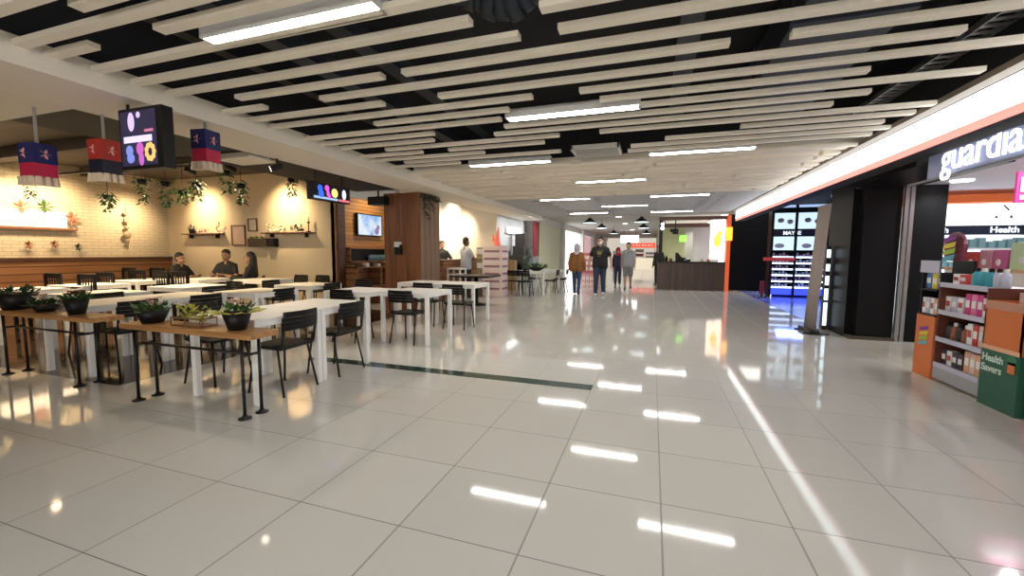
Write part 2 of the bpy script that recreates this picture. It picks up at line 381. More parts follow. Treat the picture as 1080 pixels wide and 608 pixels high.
# ------------------------------------------------------------------ ceiling things
ORD = 'first second third fourth fifth sixth seventh eighth ninth tenth eleventh twelfth thirteenth fourteenth fifteenth sixteenth seventeenth eighteenth nineteenth twentieth twenty-first'.split()
ROWS = [(1.43, [(-4, -2.6)]), (1.55, [(-3.08, -2.2)]), (1.70, [(-4, -1.2)]), (1.86, [(-4, -3.54), (-2.91, -1.4)]), (2.11, [(-4, -.9)]),
 (2.36, [(-4, -1.05), (-.63, .4)]), (2.61, [(-4, -.83), (-.58, 1.5)]), (2.86, [(-3.52, -2.01), (-1.83, 2.3)]), (3.11, [(-4, -3.49), (-2.83, .43), (.77, 2.35)]),
 (3.37, [(-4, -2.37), (-1.8, 1.74)]), (3.62, [(-4, -1.03), (-.62, 2.3)]), (3.87, [(-2.83, -1.33), (-.48, 1.47)]), (4.12, [(-4, -1.5), (-.17, 2.26)]),
 (4.37, [(-4, -2.41), (-1.55, 1.68)]), (4.62, [(-3.9, -2.55), (-1.76, 1.5)]), (4.87, [(-3.4, -1.06), (-.6, 2.36)]), (5.12, [(-4, -3.0), (-2.6, -1.3), (.85, 2.33)]),
 (5.38, [(-4, -2.2), (.1, 2.2)]), (5.63, [(-3.6, -1.2), (-.3, 2.36)]), (5.88, [(-4, -2.8), (-.35, 2.3)]), (6.38, [(-4, -1.2), (-1.05, 2.36)])]
for i, (yy, segs) in enumerate(ROWS):
    for j, (a, b) in enumerate(segs):
        where = '' if len(segs) == 1 else (' left piece' if j == 0 else (' right piece' if j == len(segs)-1 else ' middle piece'))
        where = where and ',' + where
        m = MB().box(a, b, yy-.036, yy+.036, 2.65, 2.685)
        o = m.build('ceiling_slat', BEIGE)
        tag(o, 'beige slat under the black void, %s row from the front%s' % (ORD[i], where), 'ceiling slat', 'beige slats hung below the black ceiling void')
LIGHTS = [(-2.1, 2.06, 'largest and nearest, by the top edge'), (-.79, 4.12, 'in the middle, in front of the air grille'), (-2.1, 6.13, 'left of the air grille, at the end of the black void'),
 (.56, 6.13, 'right of the air grille, at the end of the black void'), (-.79, 8.13, 'alone on the closed beige slats'), (-2.15, 10.6, 'beyond the beige slats, left one of its row'),
 (.56, 10.6, 'beyond the beige slats, right one of its row'), (-.8, 12.5, 'above the walkers, on the grey slats'), (.55, 14.6, 'last one, just in front of the kiosk'),
 (-2.1, 14.5, 'dim far one near the white left wall')]
def mk_light():
    r = rooted('ceiling_light')
    h = MB().box(-.63, .63, -.075, -.06, -.01, .07); h.box(-.63, .63, .06, .075, -.01, .07); h.box(-.63, .63, -.075, .075, .05, .07); h.box(-.645, -.63, -.075, .075, -.01, .07); h.box(.63, .645, -.075, .075, -.01, .07)
    h.build('housing', WHITE, r)
    MB().box(-.628, .628, -.058, .058, -.008, .01).build('diffuser', TUBEM, r)
    return r
for x, yy, d in LIGHTS:
    place('light', mk_light, 'glowing white batten light, ' + d, 'ceiling light', (x, yy, 2.66), 0, 'batten lights in the slatted ceiling')
for x, yy in ((-.79, 0), (.56, 2.03), (.56, -2)):
    place('light', mk_light, 'batten light outside the picture, continuing the rows behind the viewer', 'ceiling light', (x, yy, 2.66), 0, 'batten lights behind the viewer')
# air grille
t = thing('air_grille', 'square grey air grille hanging level with the slats', 'air vent', (-.74, 5.74, 2.64))
f = MB(); f.box(-.31, .31, -.26, -.23, 0, .05); f.box(-.31, .31, .23, .26, 0, .05); f.box(-.31, -.28, -.26, .26, 0, .05); f.box(.28, .31, -.26, .26, 0, .05)
f.build('frame', mat('grille_white', (.6, .57, .52), .5), t)
f = MB()
for k in range(8): f.box(-.28, .28, -.21+k*.057, -.188+k*.057, .002, .008)
f.build('louvre', MATS['grille_white'], t)
MB().box(-.28, .28, -.23, .23, .045, .055).build('backing', VOID, t)
for x in (-.25, .25): MB().tube((x, 0, .05), (x, 0, .92), .008).build('hanging_rod', BLACKM, t)
# ducts in the void
t = thing('air_duct', 'wide dark blue-grey duct running away above the right slats', 'duct', (1.25, 2.4, 2.95))
MB().box(-.35, .35, -5, 3.6, 0, .35, .01).build('duct_body', DUCT, t)
for yy in (-1.2, 0, 1.2, 2.4, 3.55): MB().box(-.37, .37, yy-.02, yy+.02, -.015, .365).build('flange', DUCT, t)
t = thing('flexible_duct', 'ribbed black flexible duct above the slats at the top', 'duct', (-.8, 3.0, 3.1))
pts = [Vector((-.5+k*.07, -.25+.1*math.sin(k*.35), .05*math.cos(k*.7))) for k in range(15)]
m = MB()
for k, q in enumerate(pts):
    d = (pts[min(k+1, 14)]-pts[max(k-1, 0)]).normalized(); m.tube(q-d*.045, q+d*.045, .15 if k % 2 else .135, seg=14)
m.build('hose', DUCT, t, True)
for i, (xa, za) in enumerate(((-3.0, 3.0), (-2.55, 3.15), (.25, 3.2))):
    o = MB().box(xa-.09, xa+.09, -4, 6.4, za, za+.14).build('black_pipe_tray', DUCT)
    tag(o, ('thin dark duct above the slats beside the white beam', 'second dark duct above the left slats, further from the beam', 'narrow dark duct above the middle slats')[i], 'duct')
t = thing('cable_tray', 'pierced metal cable tray in the void above the lit fascia', 'cable tray', (2.25, 0, 2.93))
m = MB(); m.box(-.09, -.08, -3, 6, 0, .05); m.box(.08, .09, -3, 6, 0, .05); m.build('side_rail', STEEL, t)
m = MB()
for k in range(75): m.box(-.08, .08, -1.4+k*.1, -1.355+k*.1, 0, .01)
m.build('rungs', STEEL, t)
# restaurant ceiling ribs
for i, (ya, za) in enumerate(((3.3, 2.98), (4.6, 3.0), (6.2, 3.0))):
    o = MB().box(-12.4, -6.1, ya-.12, ya+.12, za, 3.2).build('ceiling_rib', mat('dark_brown_rib', (.07, .055, .045), .6))
    tag(o, 'dark beam across the eatery ceiling, %s from the front' % ('nearest', 'second', 'third')[i], 'beam', 'dark ceiling beams of the eatery')

# ------------------------------------------------------------------ furniture
def mk_table(L=.78, W=.74):
    def f():
        r = rooted('white_table')
        MB().box(-L/2, L/2, -W/2, W/2, .715, .74, .004).build('tabletop', WHITE, r)
        a = MB(); e = .03
        a.box(-L/2+.05, L/2-.05, -W/2+.004, -W/2+.024, .67, .715); a.box(-L/2+.05, L/2-.05, W/2-.024, W/2-.004, .67, .715)
        a.box(-L/2+.004, -L/2+.024, -W/2+.05, W/2-.05, .67, .715); a.box(L/2-.024, L/2-.004, -W/2+.05, W/2-.05, .67, .715)
        a.build('frame', WHITE, r)
        for sx in (-1, 1):
            for sy in (-1, 1):
                MB().box(sx*(L/2-.052), sx*(L/2), sy*(W/2-.052), sy*(W/2), 0, .715, .003).build('leg', WHITE, r)
        return r
    return f
TABLES = [(-3.52, 2.96, 'white square table behind the front planter board, its corner legs on the pale floor'),
 (-3.52, 3.71, 'white table pushed against the back of the nearest front table'),
 (-3.33, 5.48, 'white table just beyond the green floor strip, nearest the walkway'),
 (-4.17, 5.28, 'white table left of the one beyond the green strip'),
 (-3.34, 7.1, 'white table in front of the wood pillar, nearest the walkway'),
 (-4.125, 7.1, 'white table touching the foot side of the wood pillar'),
 (-5.84, 3.0, 'white table behind the far left planter board'),
 (-5.84, 3.75, 'white table joined behind the one at the far left planter board'),
 (-5.47, 4.6, 'white table in the middle of the eatery right of the flower pots'),
 (-5.75, 5.86, 'white table in front of the cream wall shelf, near the television'),
 (-7.15, 3.62, 'white table in the second row behind the red flower pot'),
 (-7.28, 4.85, 'white table in the middle rows, before the seated people'),
 (-8.85, 3.5, 'white table at the far left among spindle chairs'),
 (-9.05, 4.45, 'white table near the brick wall behind the spindle chairs'),
 (-9.45, 5.5, 'white table in the corner before the brick wall'),
 (-8.85, 6.2, 'white table at which the three people sit'),
 (-7.6, 6.55, 'white table right of the seated woman with long hair')]
for x, yy, l in TABLES:
    place('table', mk_table(), l, 'table', (x, yy, 0), 0, 'white square tables of the eatery')
for x, yy, l in ((-4.23, 12.45, 'white far table by the dark stepped rack'), (-3.43, 12.5, 'white far table carrying a basket of plants'), (-3.2, 13.6, 'white far table behind the plant basket, beside the brown jacket walker')):
    place('table', mk_table(), l, 'table', (x, yy, 0), 0, 'white tables further down the walkway')

def mk_chair():
    r = rooted('black_chair')     # faces -Y: backrest at +Y
    m = MB(); m.box(-.2, .2, -.2, .19, .435, .455, .009)
    m.build('seat', BLACK, r)
    b = MB(); n = 10
    for z0, z1 in ((.605, .642), (.645, .682), (.685, .722), (.725, .775)):
        for k in range(n):
            a0, a1 = -1+2*k/n, -1+2*(k+1)/n
            f = lambda a: ((.2 if z1 < .77 else .188)*a, .24-.035*a*a)
            (xa, ya), (xb, yb) = f(a0), f(a1)
            lean = lambda z: .10*(z-.6)
            v = b._v([(xa, ya+lean(z0), z0), (xb, yb+lean(z0), z0), (xb, yb+lean(z1), z1), (xa, ya+lean(z1), z1),
                      (xa, ya+.014+lean(z0), z0), (xb, yb+.014+lean(z0), z0), (xb, yb+.014+lean(z1), z1), (xa, ya+.014+lean(z1), z1)])
            for q in ((0, 1, 2, 3), (7, 6, 5, 4), (3, 2, 6, 7), (4, 5, 1, 0)): b.bm.faces.new([v[i] for i in q])
            if k == 0: b.bm.faces.new([v[i] for i in (0, 3, 7, 4)])
            if k == n-1: b.bm.faces.new([v[i] for i in (1, 5, 6, 2)])
    b.build('backrest', BLACK, r)
    for s in (-1, 1):
        MB().path([(s*.17, -.16, .435), (s*.20, -.215, .0)], .011).build('leg', BLACKM, r, True)
        MB().path([(s*.17, .12, .435), (s*.20, .205, .0)], .011).build('leg', BLACKM, r, True)
        MB().path([(s*.175, -.02, .44), (s*.185, .19, .47), (s*.182, .215, .61), (s*.182, .232, .77)], .011).build('back_post', BLACKM, r, True)
    m = MB(); m.path([(-.17, -.17, .428), (.17, -.17, .428), (.17, .16, .428), (-.17, .16, .428), (-.17, -.17, .428)], .010); m.build('seat_frame', BLACKM, r, True)
    return r
W_, E_, N_, S_ = -PI/2, PI/2, PI, 0       # direction the sitter faces: W faces -X
CHAIRS = [(-3.30, 3.02, W_, 'black chair nearest the viewer, at the walkway side of the front table'),
 (-3.28, 3.70, W_, 'black chair at the walkway side of the second front table, over the green strip'),
 (-4.16, 3.02, E_, 'black chair at the far side of the front table, behind the planter board'),
 (-3.33, 5.25, N_, 'black chair tucked under the table beyond the green strip'),
 (-4.19, 5.08, N_, 'black chair tucked under the table left of the green strip one'),
 (-3.15, 6.52, N_, 'black chair tucked under the walkway table in front of the pillar'),
 (-3.80, 6.66, N_, 'black chair at the joint of the two tables before the pillar'),
 (-5.52, 3.0, W_, 'black chair between the two planter boards'),
 (-5.5, 3.72, W_, 'black chair behind the one between the planter boards'),
 (-5.32, 4.72, W_, 'black chair right of the middle eatery table'),
 (-5.5, 5.9, W_, 'black chair right of the table near the television'),
 (-6.1, 4.6, E_, 'black chair left of the middle eatery table'),
 (-5.3, 8.05-1.5, S_, 'black chair just left of the wood pillar'),
 (-7.05, 5.25, S_, 'black chair behind the middle row table, its back to the people'),
 (-7.6, 7.3, S_, 'black chair by the cream wall, left one of two under the shelf'),
 (-7.1, 7.42, S_, 'black chair by the cream wall, right one of two under the shelf'),
 (-6.5, 5.95, E_, 'black chair left of the table near the television'),
 (-6.85, 3.4, W_, 'black chair at the second row table behind the red flowers')]
for x, yy, d, l in CHAIRS:
    place('chair', mk_chair, l, 'chair', (x, yy, 0), d, 'black slim chairs of the eatery')
for x, yy, d, l in ((-3.98, 12.22, N_, 'black chair at the far table by the pink stand'), (-3.62, 12.1, N_, 'black chair before the plant basket table'),
                    (-3.0, 12.85, W_, 'black chair at the walkway end of the plant basket table'), (-2.85, 13.6, W_, 'black chair beside the brown jacket walker'), (-3.75, 13.55, E_, 'black chair behind the plant basket table')):
    place('chair', mk_chair, l, 'chair', (x, yy, 0), d, 'black chairs at the far tables')

def mk_spindle():
    r = rooted('spindle_chair')
    MB().box(-.22, .22, -.21, .21, .44, .47, .008).build('seat', BLACK, r)
    b = MB(); b.box(-.225, .225, .2, .225, .84, .93, .008); b.box(-.21, .21, .205, .22, .60, .63)
    for k in range(6): b.box(-.175+k*.07-.01, -.175+k*.07+.01, .207, .219, .47, .85)
    b.build('backrest', BLACK, r)
    for s in (-1, 1):
        MB().box(s*.18, s*.22, -.205, -.165, 0, .44).build('leg', BLACK, r)
        MB().box(s*.185, s*.225, .19, .225, 0, .9).build('leg', BLACK, r)
    return r
for x, yy, d, l in ((-9.55, 4.0, S_, 'black spindle back chair leftmost of the row along the brick wall'), (-8.75, 4.05, S_, 'black spindle back chair second from the left edge'),
   (-11.2, 6.0, S_, 'black spindle back chair below the round wall lamp'), (-10.6, 6.2, S_, 'black spindle back chair right of the one below the wall lamp'),
   (-9.75, 6.6-.85, N_, 'black spindle back chair at the corner table, left of the people'), (-8.95, 5.68, N_, 'black spindle back chair in front of the seated people, left one'),
   (-8.3, 5.6, N_, 'black spindle back chair in front of the seated people, right one'), (-9.2, 4.95, N_, 'black spindle back chair between the corner tables')):
    place('spindle', mk_spindle, l, 'chair', (x, yy, 0), d, 'black spindle back chairs')

# planter boards on pipe legs
def planter_stand(label, x0, x1, yc, zt, lx):
    t = thing('planter_stand', label, 'planter stand', ((x0+x1)/2, yc, 0)); c = (x0+x1)/2
    MB().box(x0-c, x1-c, -.13, .13, zt-.045, zt, .005).build('board', WOODT, t)
    for x in lx:
        for s in (-.075, .075):
            o = MB().tube((x-c, s, .012), (x-c, s, zt-.045), .0125).build('leg', BLACKM, t, True)
            MB().lathe([(.048, 0), (.048, .01), (.02, .018), (.018, .03)], (x-c, s, 0)).build('flange', BLACKM, o, True)
        MB().tube((x-c, -.075, .5), (x-c, .075, .5), .0115).build('cross_pipe', BLACKM, t, True)
    MB().tube((lx[0]-c, 0, .5), (lx[1]-c, 0, .5), .0115).build('long_pipe', BLACKM, t, True)
planter_stand('brown plank on black pipe legs nearest the viewer, carrying three planters', -4.34, -2.84, 2.43, .69, (-4.24, -2.99))
planter_stand('brown plank on black pipe legs at the left edge of the picture', -7.4, -4.86, 2.5, .69, (-6.44, -5.22))

def pot_plant(label, loc, r, h, flower, leaf_n=44, leafm=None, wrap=None, spread=1.0, hl=.075):
    t = thing('potted_plant', label, 'potted plant', loc)
    MB().lathe([(r*.62, 0), (r*.75, h*.35), (r, h), (r*.92, h), (r*.88, h*.9)], seg=24).build('pot', BLACK, t, True)
    MB().lathe([(r*.9, h*.86), (r*.5, h*.92), (.005, h*.93)]).build('soil', TERRA, t)
    m = MB()
    for k in range(leaf_n):
        a = random.uniform(0, 2*PI); e = random.uniform(.0, 1.1); rr = r*random.uniform(.1, .9)
        m.leaf((rr*math.cos(a), rr*math.sin(a), h*random.uniform(.9, 1.25)), (math.cos(a)*math.cos(e)*spread, math.sin(a)*math.cos(e)*spread, math.sin(e)), random.uniform(.7, 1.2)*hl, .5)
    m.build('foliage', leafm or LEAF, t)
    if wrap:
        m = MB()
        for k in range(9):
            a = 2*PI*k/9+.2; m.leaf((r*.85*math.cos(a), r*.85*math.sin(a), h*1.0), (math.cos(a), math.sin(a), .12), .13, .8)
        m.build('wrapping', wrap, t)
    if flower:
        m = MB()
        for k in range(12):
            a = random.uniform(0, 2*PI); rr = r*random.uniform(0, .75); z = h*1.25+random.uniform(0, .07)
            for q in range(5):
                b = 2*PI*q/5; m.leaf((rr*math.cos(a), rr*math.sin(a), z), (math.cos(b), math.sin(b), .35), .042, .9)
        m.build('blossoms', flower, t)
    return t
pot_plant('dark pot wrapped in yellow green leaves at the right end of the nearest plank', (-3.13, 2.44, .69), .105, .14, PETALP, 40, LEAF, LEAFY, hl=.075)
pot_plant('wide black bowl of pale pink flowers at the left end of the nearest plank', (-4.13, 2.44, .69), .125, .11, PETALP, 60, LEAF, hl=.075)
pot_plant('black pot of green leaves and red flowers on the left plank', (-5.33, 2.5, .69), .10, .15, PETALR, 60, LEAF, spread=1.3, hl=.075)
pot_plant('wide black pot at the far left end of the left plank', (-6.35, 2.5, .69), .17, .17, None, 70, LEAFD)
pot_plant('low dark bowl with dark foliage and a white bloom between the two left pots', (-5.85, 2.5, .69), .11, .07, PETALW, 70, LEAFD, hl=.075)
t = thing('plant_basket', 'low wire basket of yellowish sprigs in the middle of the nearest plank', 'plant basket', (-3.62, 2.44, .69))
m = MB(); m.path([(-.17, -.07, .07), (.17, -.07, .07), (.17, .07, .07), (-.17, .07, .07), (-.17, -.07, .07)], .006)
for x in (-.17, 0, .17):
    for y in (-.07, .07): m.tube((x, y, 0), (x, y, .07), .005)
m.box(-.17, .17, -.07, .07, 0, .012); m.build('basket_frame', wood('basket_brown', (.12, .05, .02), (.2, .1, .05)), t)
m = MB()
for k in range(60):
    x = random.uniform(-.15, .15); a = random.uniform(0, 2*PI); m.leaf((x, random.uniform(-.05, .05), random.uniform(.03, .15)), (math.cos(a), math.sin(a), .8), .06, .5)
m.build('sprigs', LEAFY, t)

# ------------------------------------------------------------------ restaurant wall things
def hang(label, loc, h, n=60, r=.10, m_=None):
    t = thing('hanging_plant', label, 'hanging plant', loc)
    MB().lathe([(.05, -.07), (.065, 0), (.055, 0), (.05, -.02)], seg=14).build('pot', BLACK, t, True)
    MB().tube((0, 0, 0), (0, 0, max(.05, 3.18-loc[2])), .004, seg=6).build('cord', BLACKM, t)
    m = MB()
    for k in range(n):
        a = random.uniform(0, 2*PI); s = random.random(); rr = r*(1-.55*s)*random.uniform(.4, 1)
        m.leaf((rr*math.cos(a), rr*math.sin(a), .06-h*s), (math.cos(a), math.sin(a), -.9), random.uniform(.05, .10), .5)
    m.build('foliage', m_ or LEAF, t)
HP = [((-7.94, 4.2, 2.16), .3, 'below the dark lantern'), ((-7.6, 4.47, 2.42), .42, 'left one of the pair right of the dark lantern'), ((-7.2, 4.55, 2.38), .45, 'right one of the pair below the menu screen'),
      ((-7.05, 4.7, 2.26), .26, 'left of the star printed red lantern'), ((-6.65, 4.64, 2.35), .3, 'under the bright red lantern'), ((-6.3, 4.85, 2.55), .4, 'right of the bright red lantern, upper one'),
      ((-6.12, 4.95, 2.36), .36, 'right of the bright red lantern, lower one'), ((-6.3, 6.1, 2.64), .36, 'left of the lit hanging sign'), ((-11.6, 4.9, 2.7), .42, 'at the far left above the glowing wall sign')]
for p, h, l in HP: hang('trailing green ceiling plant, ' + l, p, h)
t = thing('climbing_vine', 'dark vine trailing over the top of the wood pillar', 'vine', (-4.53, 7.64, 2.5))
m = MB()
for (p0, p1, n) in (((.0, .0, .0), (.0, .8, -.04), 46), ((.0, .1, -.02), (.0, .2, -.5), 30), ((.0, .35, -.02), (.0, .42, -.3), 14)):
    for k in range(n):
        s = k/n; q = Vector(p0).lerp(Vector(p1), s); m.leaf(q+Vector((random.uniform(.0, .04), random.uniform(-.05, .05), random.uniform(-.05, .03))), (random.uniform(.2, 1), random.uniform(-1, 1), random.uniform(-1, .2)), .09, .6)
m.build('foliage', LEAFD, t)
# track rail + spots
t = thing('track_rail', 'long black light track below the eatery ceiling', 'light track', (-7.0, 5.0, 2.75))
MB().box(-5.2, 1.0, -.02, .02, 0, .035).build('rail', BLACKM, t)
t = thing('track_rail', 'second black light track running towards the back wall', 'light track', (-5.9, 5.6, 2.72))
MB().box(-.02, .02, -2, 2, 0, .035).build('rail', BLACKM, t)
def mk_spot():
    r = rooted('track_spot')
    MB().tube((0, 0, 0), (0, 0, .09), .012).build('stem', BLACKM, r)
    h = MB().tube((0, -.06, .0), (0, .08, -.05), .042, seg=16).build('lamp_head', BLACKM, r)
    MB().tube((0, .0802, -.0502), (0, .084, -.0515), .034, seg=16).build('lens', mat('spot_lens', (1, 1, 1), .4, emit=(1, .88, .7), strength=6, noise=0), h)
    return r
for i, (p, rz, l) in enumerate((((-4.72, 4.35, 2.44), PI*.75, 'bright track spotlight just under the white beam'), ((-6.4, 5.0, 2.66), 0, 'black track spotlight left of the lit hanging sign'), ((-5.9, 6.0, 2.63), 0, 'black track spotlight right behind the lit hanging sign'),
        ((-7.3, 5.0, 2.66), 0, 'black track spotlight above the cream wall frames'))):
    place('tspot', mk_spot, l, 'spotlight', p, rz, 'black track spotlights')
spot('wall_spot', (-11.0, 7.15, 2.72), (-10.95, 7.9, 2.2), SPOT_W, WARM, 115)
spot('wall_spot', (-8.25, 7.2, 2.75), (-8.25, 7.9, 2.2), SPOT_W, WARM, 115)
spot('wall_spot', (-11.75, 6.9, 2.45), (-12.5, 6.9, 2.0), SPOT_W*.6, WARM, 115)
for yy in (4.6, 5.15, 5.65): spot('wall_spot', (-11.7, yy, 2.7), (-12.5, yy, 2.15), SPOT_W*.55, WARM, 115)
spot('panel_spot', (-6.1, 9.0, 2.9), (-6.92, 9.0, 1.6), SPOT_W*.55, (1, .7, .35), 115)
spot('counter_spot', (-5.5, 11.0, 2.75), (-6.3, 11.1, 2.1), SPOT_W*2.2, (1, .84, .6), 115)
spot('counter_spot', (-5.5, 12.6, 2.75), (-6.3, 12.7, 2.1), SPOT_W*2.2, (1, .84, .6), 115)
# glowing wall sign with petals
t = thing('wall_sign', 'glowing white wall sign with pink ornaments on the brick wall', 'sign', (-12.44, 5.3, 1.75))
MB().box(-.05, .0, -.85, .5, .06, .4, .01).build('light_box', mat('sign_glow', (1, .95, .85), .5, emit=(1, .86, .6), strength=1.6, noise=0), t)
MB().box(-.05, .05, -.95, .65, .0, .03).build('shelf_edge', TERRA, t)
for q, (y, z) in enumerate(((-.2, .46), (.15, .5), (.58, .28))):
    m = MB()
    for k in range(7): m.leaf((.02, y, z), (.25, math.cos(.9*k), math.sin(.9*k)), .17, .55)
    m.build('ornament', mat('coral_petal', (.65, .22, .14), .6) if q != 1 else LEAF, t)
for i, (yy, zz) in enumerate(((5.15, 1.42), (5.55, 1.44), (5.95, 1.38))):
    t = thing('wall_ornament', ('reddish flower ornament leftmost of three on the brick wall', 'reddish flower ornament in the middle of three on the brick wall', 'green leaf ornament rightmost of three on the brick wall')[i], 'ornament', (-12.46, yy, zz))
    m = MB()
    for k in range(8): m.leaf((.03, 0, 0), (.4, math.cos(.8*k), math.sin(.8*k)), .1, .6)
    m.build('petals', TERRA if i < 2 else LEAFD, t); MB().tube((-.03, 0, 0), (.03, 0, 0), .01).build('peg', BLACKM, t)
t = thing('wall_chime', 'string of round shells hanging before the bright spot on the brick wall', 'ornament', (-12.4, 6.9, 2.1))
MB().tube((0, 0, -.75), (0, 0, .25), .006).build('string', BLACKM, t)
for k, z in enumerate((.12, -.06, -.22, -.4, -.55)): MB().ball((0, 0, z), .05 if k != 3 else .09, 10, (.4, 1, 1)).build('disc', mat('shell', (.45, .35, .22), .5), t, True)
o = MB().box(-9.05, -8.98, 3.2, 3.27, 0, 1.6).build('coat_post', BLACK); tag(o, 'black upright post cut by the left edge', 'post')
# shelves on the cream wall
def wall_shelf(label, x0, x1, z):
    t = thing('wall_shelf', label, 'shelf', ((x0+x1)/2, 7.9, z)); L = (x1-x0)/2
    MB().box(-L, L, -.18, 0, -.03, 0, .004).build('board', WOODK, t)
    for s in (-.7, .7): MB().prism([(s*L-.01, -.03), (s*L+.01, -.03), (s*L+.01, -.12), (s*L-.01, -.12)], -.1, 0).build('bracket', BLACKM, t)
wall_shelf('narrow dark shelf on the cream wall near the corner', -11.75, -10.4, 1.76)
wall_shelf('narrow dark shelf on the cream wall near the wood panelling', -9.0, -7.5, 1.76)
def flowers(label, loc, n, w, h, fm, lm=None, pot=True):
    t = thing('shelf_plant', label, 'plant', loc)
    if pot: MB().lathe([(.05, 0), (.075, .13), (.065, .13)]).build('pot', BLACK, t, True)
    m = MB(); z0 = .12 if pot else 0
    for k in range(n):
        x = random.uniform(-w, w); z = z0+random.uniform(0, h); m.leaf((x, random.uniform(-.04, .04), z), (random.uniform(-1, 1), random.uniform(-1, .3), random.uniform(-.3, 1)), .08, .6)
    m.build('foliage', fm, t)
flowers('black pot with short leaves at the left end of the corner shelf', (-11.45, 7.8, 1.76), 14, .06, .06, LEAFD)
flowers('pale dried flowers on the middle of the corner shelf', (-11.0, 7.8, 1.76), 26, .16, .1, PETALP, pot=False)
flowers('pale dried sprigs at the right end of the corner shelf', (-10.55, 7.8, 1.76), 18, .1, .22, PETALW, pot=False)
flowers('white flowers along the left of the shelf near the panelling', (-8.55, 7.8, 1.76), 44, .36, .2, PETALW, pot=False)
flowers('dark bushy plant at the right of the shelf near the panelling', (-7.9, 7.8, 1.76), 40, .17, .16, LEAFD, pot=False)
t = thing('candle_holder', 'slim dark candle holder at the right end of the shelf near the panelling', 'candle holder', (-7.6, 7.8, 1.76))
MB().lathe([(.05, 0), (.05, .015), (.012, .03), (.012, .2), (.035, .22), (.035, .24)]).build('stem', BLACKM, t, True); MB().tube((0, 0, .24), (0, 0, .34), .015).build('candle', PETALW, t)
def frame(label, x0, x1, z0, z1, pm):
    t = thing('picture_frame', label, 'picture', ((x0+x1)/2, 7.9, z0)); w, h = (x1-x0)/2, z1-z0
    m = MB(); m.box(-w, w, -.03, 0, 0, .025); m.box(-w, w, -.03, 0, h-.025, h); m.box(-w, -w+.025, -.03, 0, 0, h); m.box(w-.025, w, -.03, 0, 0, h); m.build('frame', WOODK, t)
    MB().box(-w+.02, w-.02, -.015, -.005, .02, h-.02).build('print', pm, t)
frame('large framed pale pink print on the cream wall', -10.15, -9.68, 1.45, 1.96, mat('pale_pink_print', (.72, .5, .4), .6, noise=.2, nscale=6))
frame('small framed pale print higher on the cream wall', -9.58, -9.28, 1.8, 2.12, mat('pale_print', (.72, .62, .5), .6, noise=.2, nscale=8))
t = thing('wall_planter', 'small crate of dark greenery hung below the small framed print', 'planter', (-9.2, 7.9, 1.42))
MB().box(-.3, .3, -.12, 0, 0, .2, .005).build('crate', WOODD, t)
m = MB()
for k in range(50): m.leaf((random.uniform(-.28, .28), random.uniform(-.11, -.02), random.uniform(.12, .22)), (random.uniform(-1, 1), -.6, random.uniform(0, 1)), .08, .5)
m.build('foliage', LEAF, t)
t = thing('wall_speaker', 'small black box fixed on the cream wall under the flower shelf', 'speaker', (-8.72, 7.9, 1.42)); MB().box(-.09, .09, -.14, 0, 0, .2, .01).build('cabinet', BLACK, t); MB().tube((0, -.142, .1), (0, -.146, .1), .06, seg=16).build('grille', CHARCOAL, t)
# television
t = thing('television', 'wall television showing a pale blue picture on the wood panelling', 'television', (-6.92, 9.05, 1.7))
MB().box(.02, .09, -.5, .47, 0, .56, .006).build('casing', BLACK, t)
sm = bpy.data.materials.new('tv_picture'); nt, N, L, b = nodes(sm)
tc = N.new('ShaderNodeTexCoord'); nz = N.new('ShaderNodeTexNoise'); nz.inputs['Scale'].default_value = 3; L.new(tc.outputs['Object'], nz.inputs['Vector'])
cr = N.new('ShaderNodeValToRGB'); cr.color_ramp.elements[0].color = (.18, .42, .8, 1); cr.color_ramp.elements[1].color = (.75, .85, .95, 1); cr.color_ramp.elements[0].position = .35; cr.color_ramp.elements[1].position = .6
L.new(nz.outputs['Fac'], cr.inputs['Fac']); L.new(cr.outputs['Color'], b.inputs['Emission Color']); b.inputs['Emission Strength'].default_value = .85; b.inputs['Base Color'].default_value = (.02, .02, .02, 1)
MB().box(.088, .094, -.47, .44, .03, .53).build('screen', sm, t)
m = MB(); m.ball((.095, .24, .14), .09, 10, (.05, 1, 1)); m.ball((.095, .3, .24), .07, 10, (.05, 1, 1)); m.build('screen_picture', mat('tv_purple', (.1, .06, .2), .4, emit=(.30, .22, .45), strength=.6), t)
MB().box(0, .03, -.12, .12, .1, .4).build('bracket', BLACKM, t)
# niche and shelves beneath the television
t = thing('wall_cabinet', 'dark open niche in the wood panelling below the television', 'cabinet', (-6.92, 8.95, 1.05))
m = MB(); m.box(.0, .16, -.78, .78, .0, .03); m.box(.0, .16, -.78, .78, .33, .36); m.box(0, .16, -.78, -.75, 0, .36); m.box(0, .16, .75, .78, 0, .36); m.build('carcass', WOODW, t)
MB().box(0, .02, -.75, .75, .03, .33).build('back_panel', BLACK, t)
for i in range(6):
    o = MB().lathe([(.03, 0), (.055, .03), (.06, .14), (.05, .15)], seg=12).build('blue_mug', mat('blue_glaze', (.10, .22, .30), .3), None, True); o.location = (-6.83, 9.0+i*.12, 1.08)
    tag(o, 'small blue cup in the row inside the niche below the television', 'cup', 'blue cups in the dark niche')
t = thing('side_shelf', 'low cluttered wood shelf unit below the niche', 'shelf', (-6.7, 9.0, 0))
m = MB(); m.box(-.2, .2, -.9, .9, .92, .95); m.box(-.2, .2, -.9, .9, .45, .48); m.box(-.2, .2, -.9, -.87, 0, .95); m.box(-.2, .2, .87, .9, 0, .95); m.box(-.2, .2, -.02, .02, 0, .95); m.box(-.2, -.18, -.9, .9, 0, .95); m.build('shelf_body', WOODW, t)
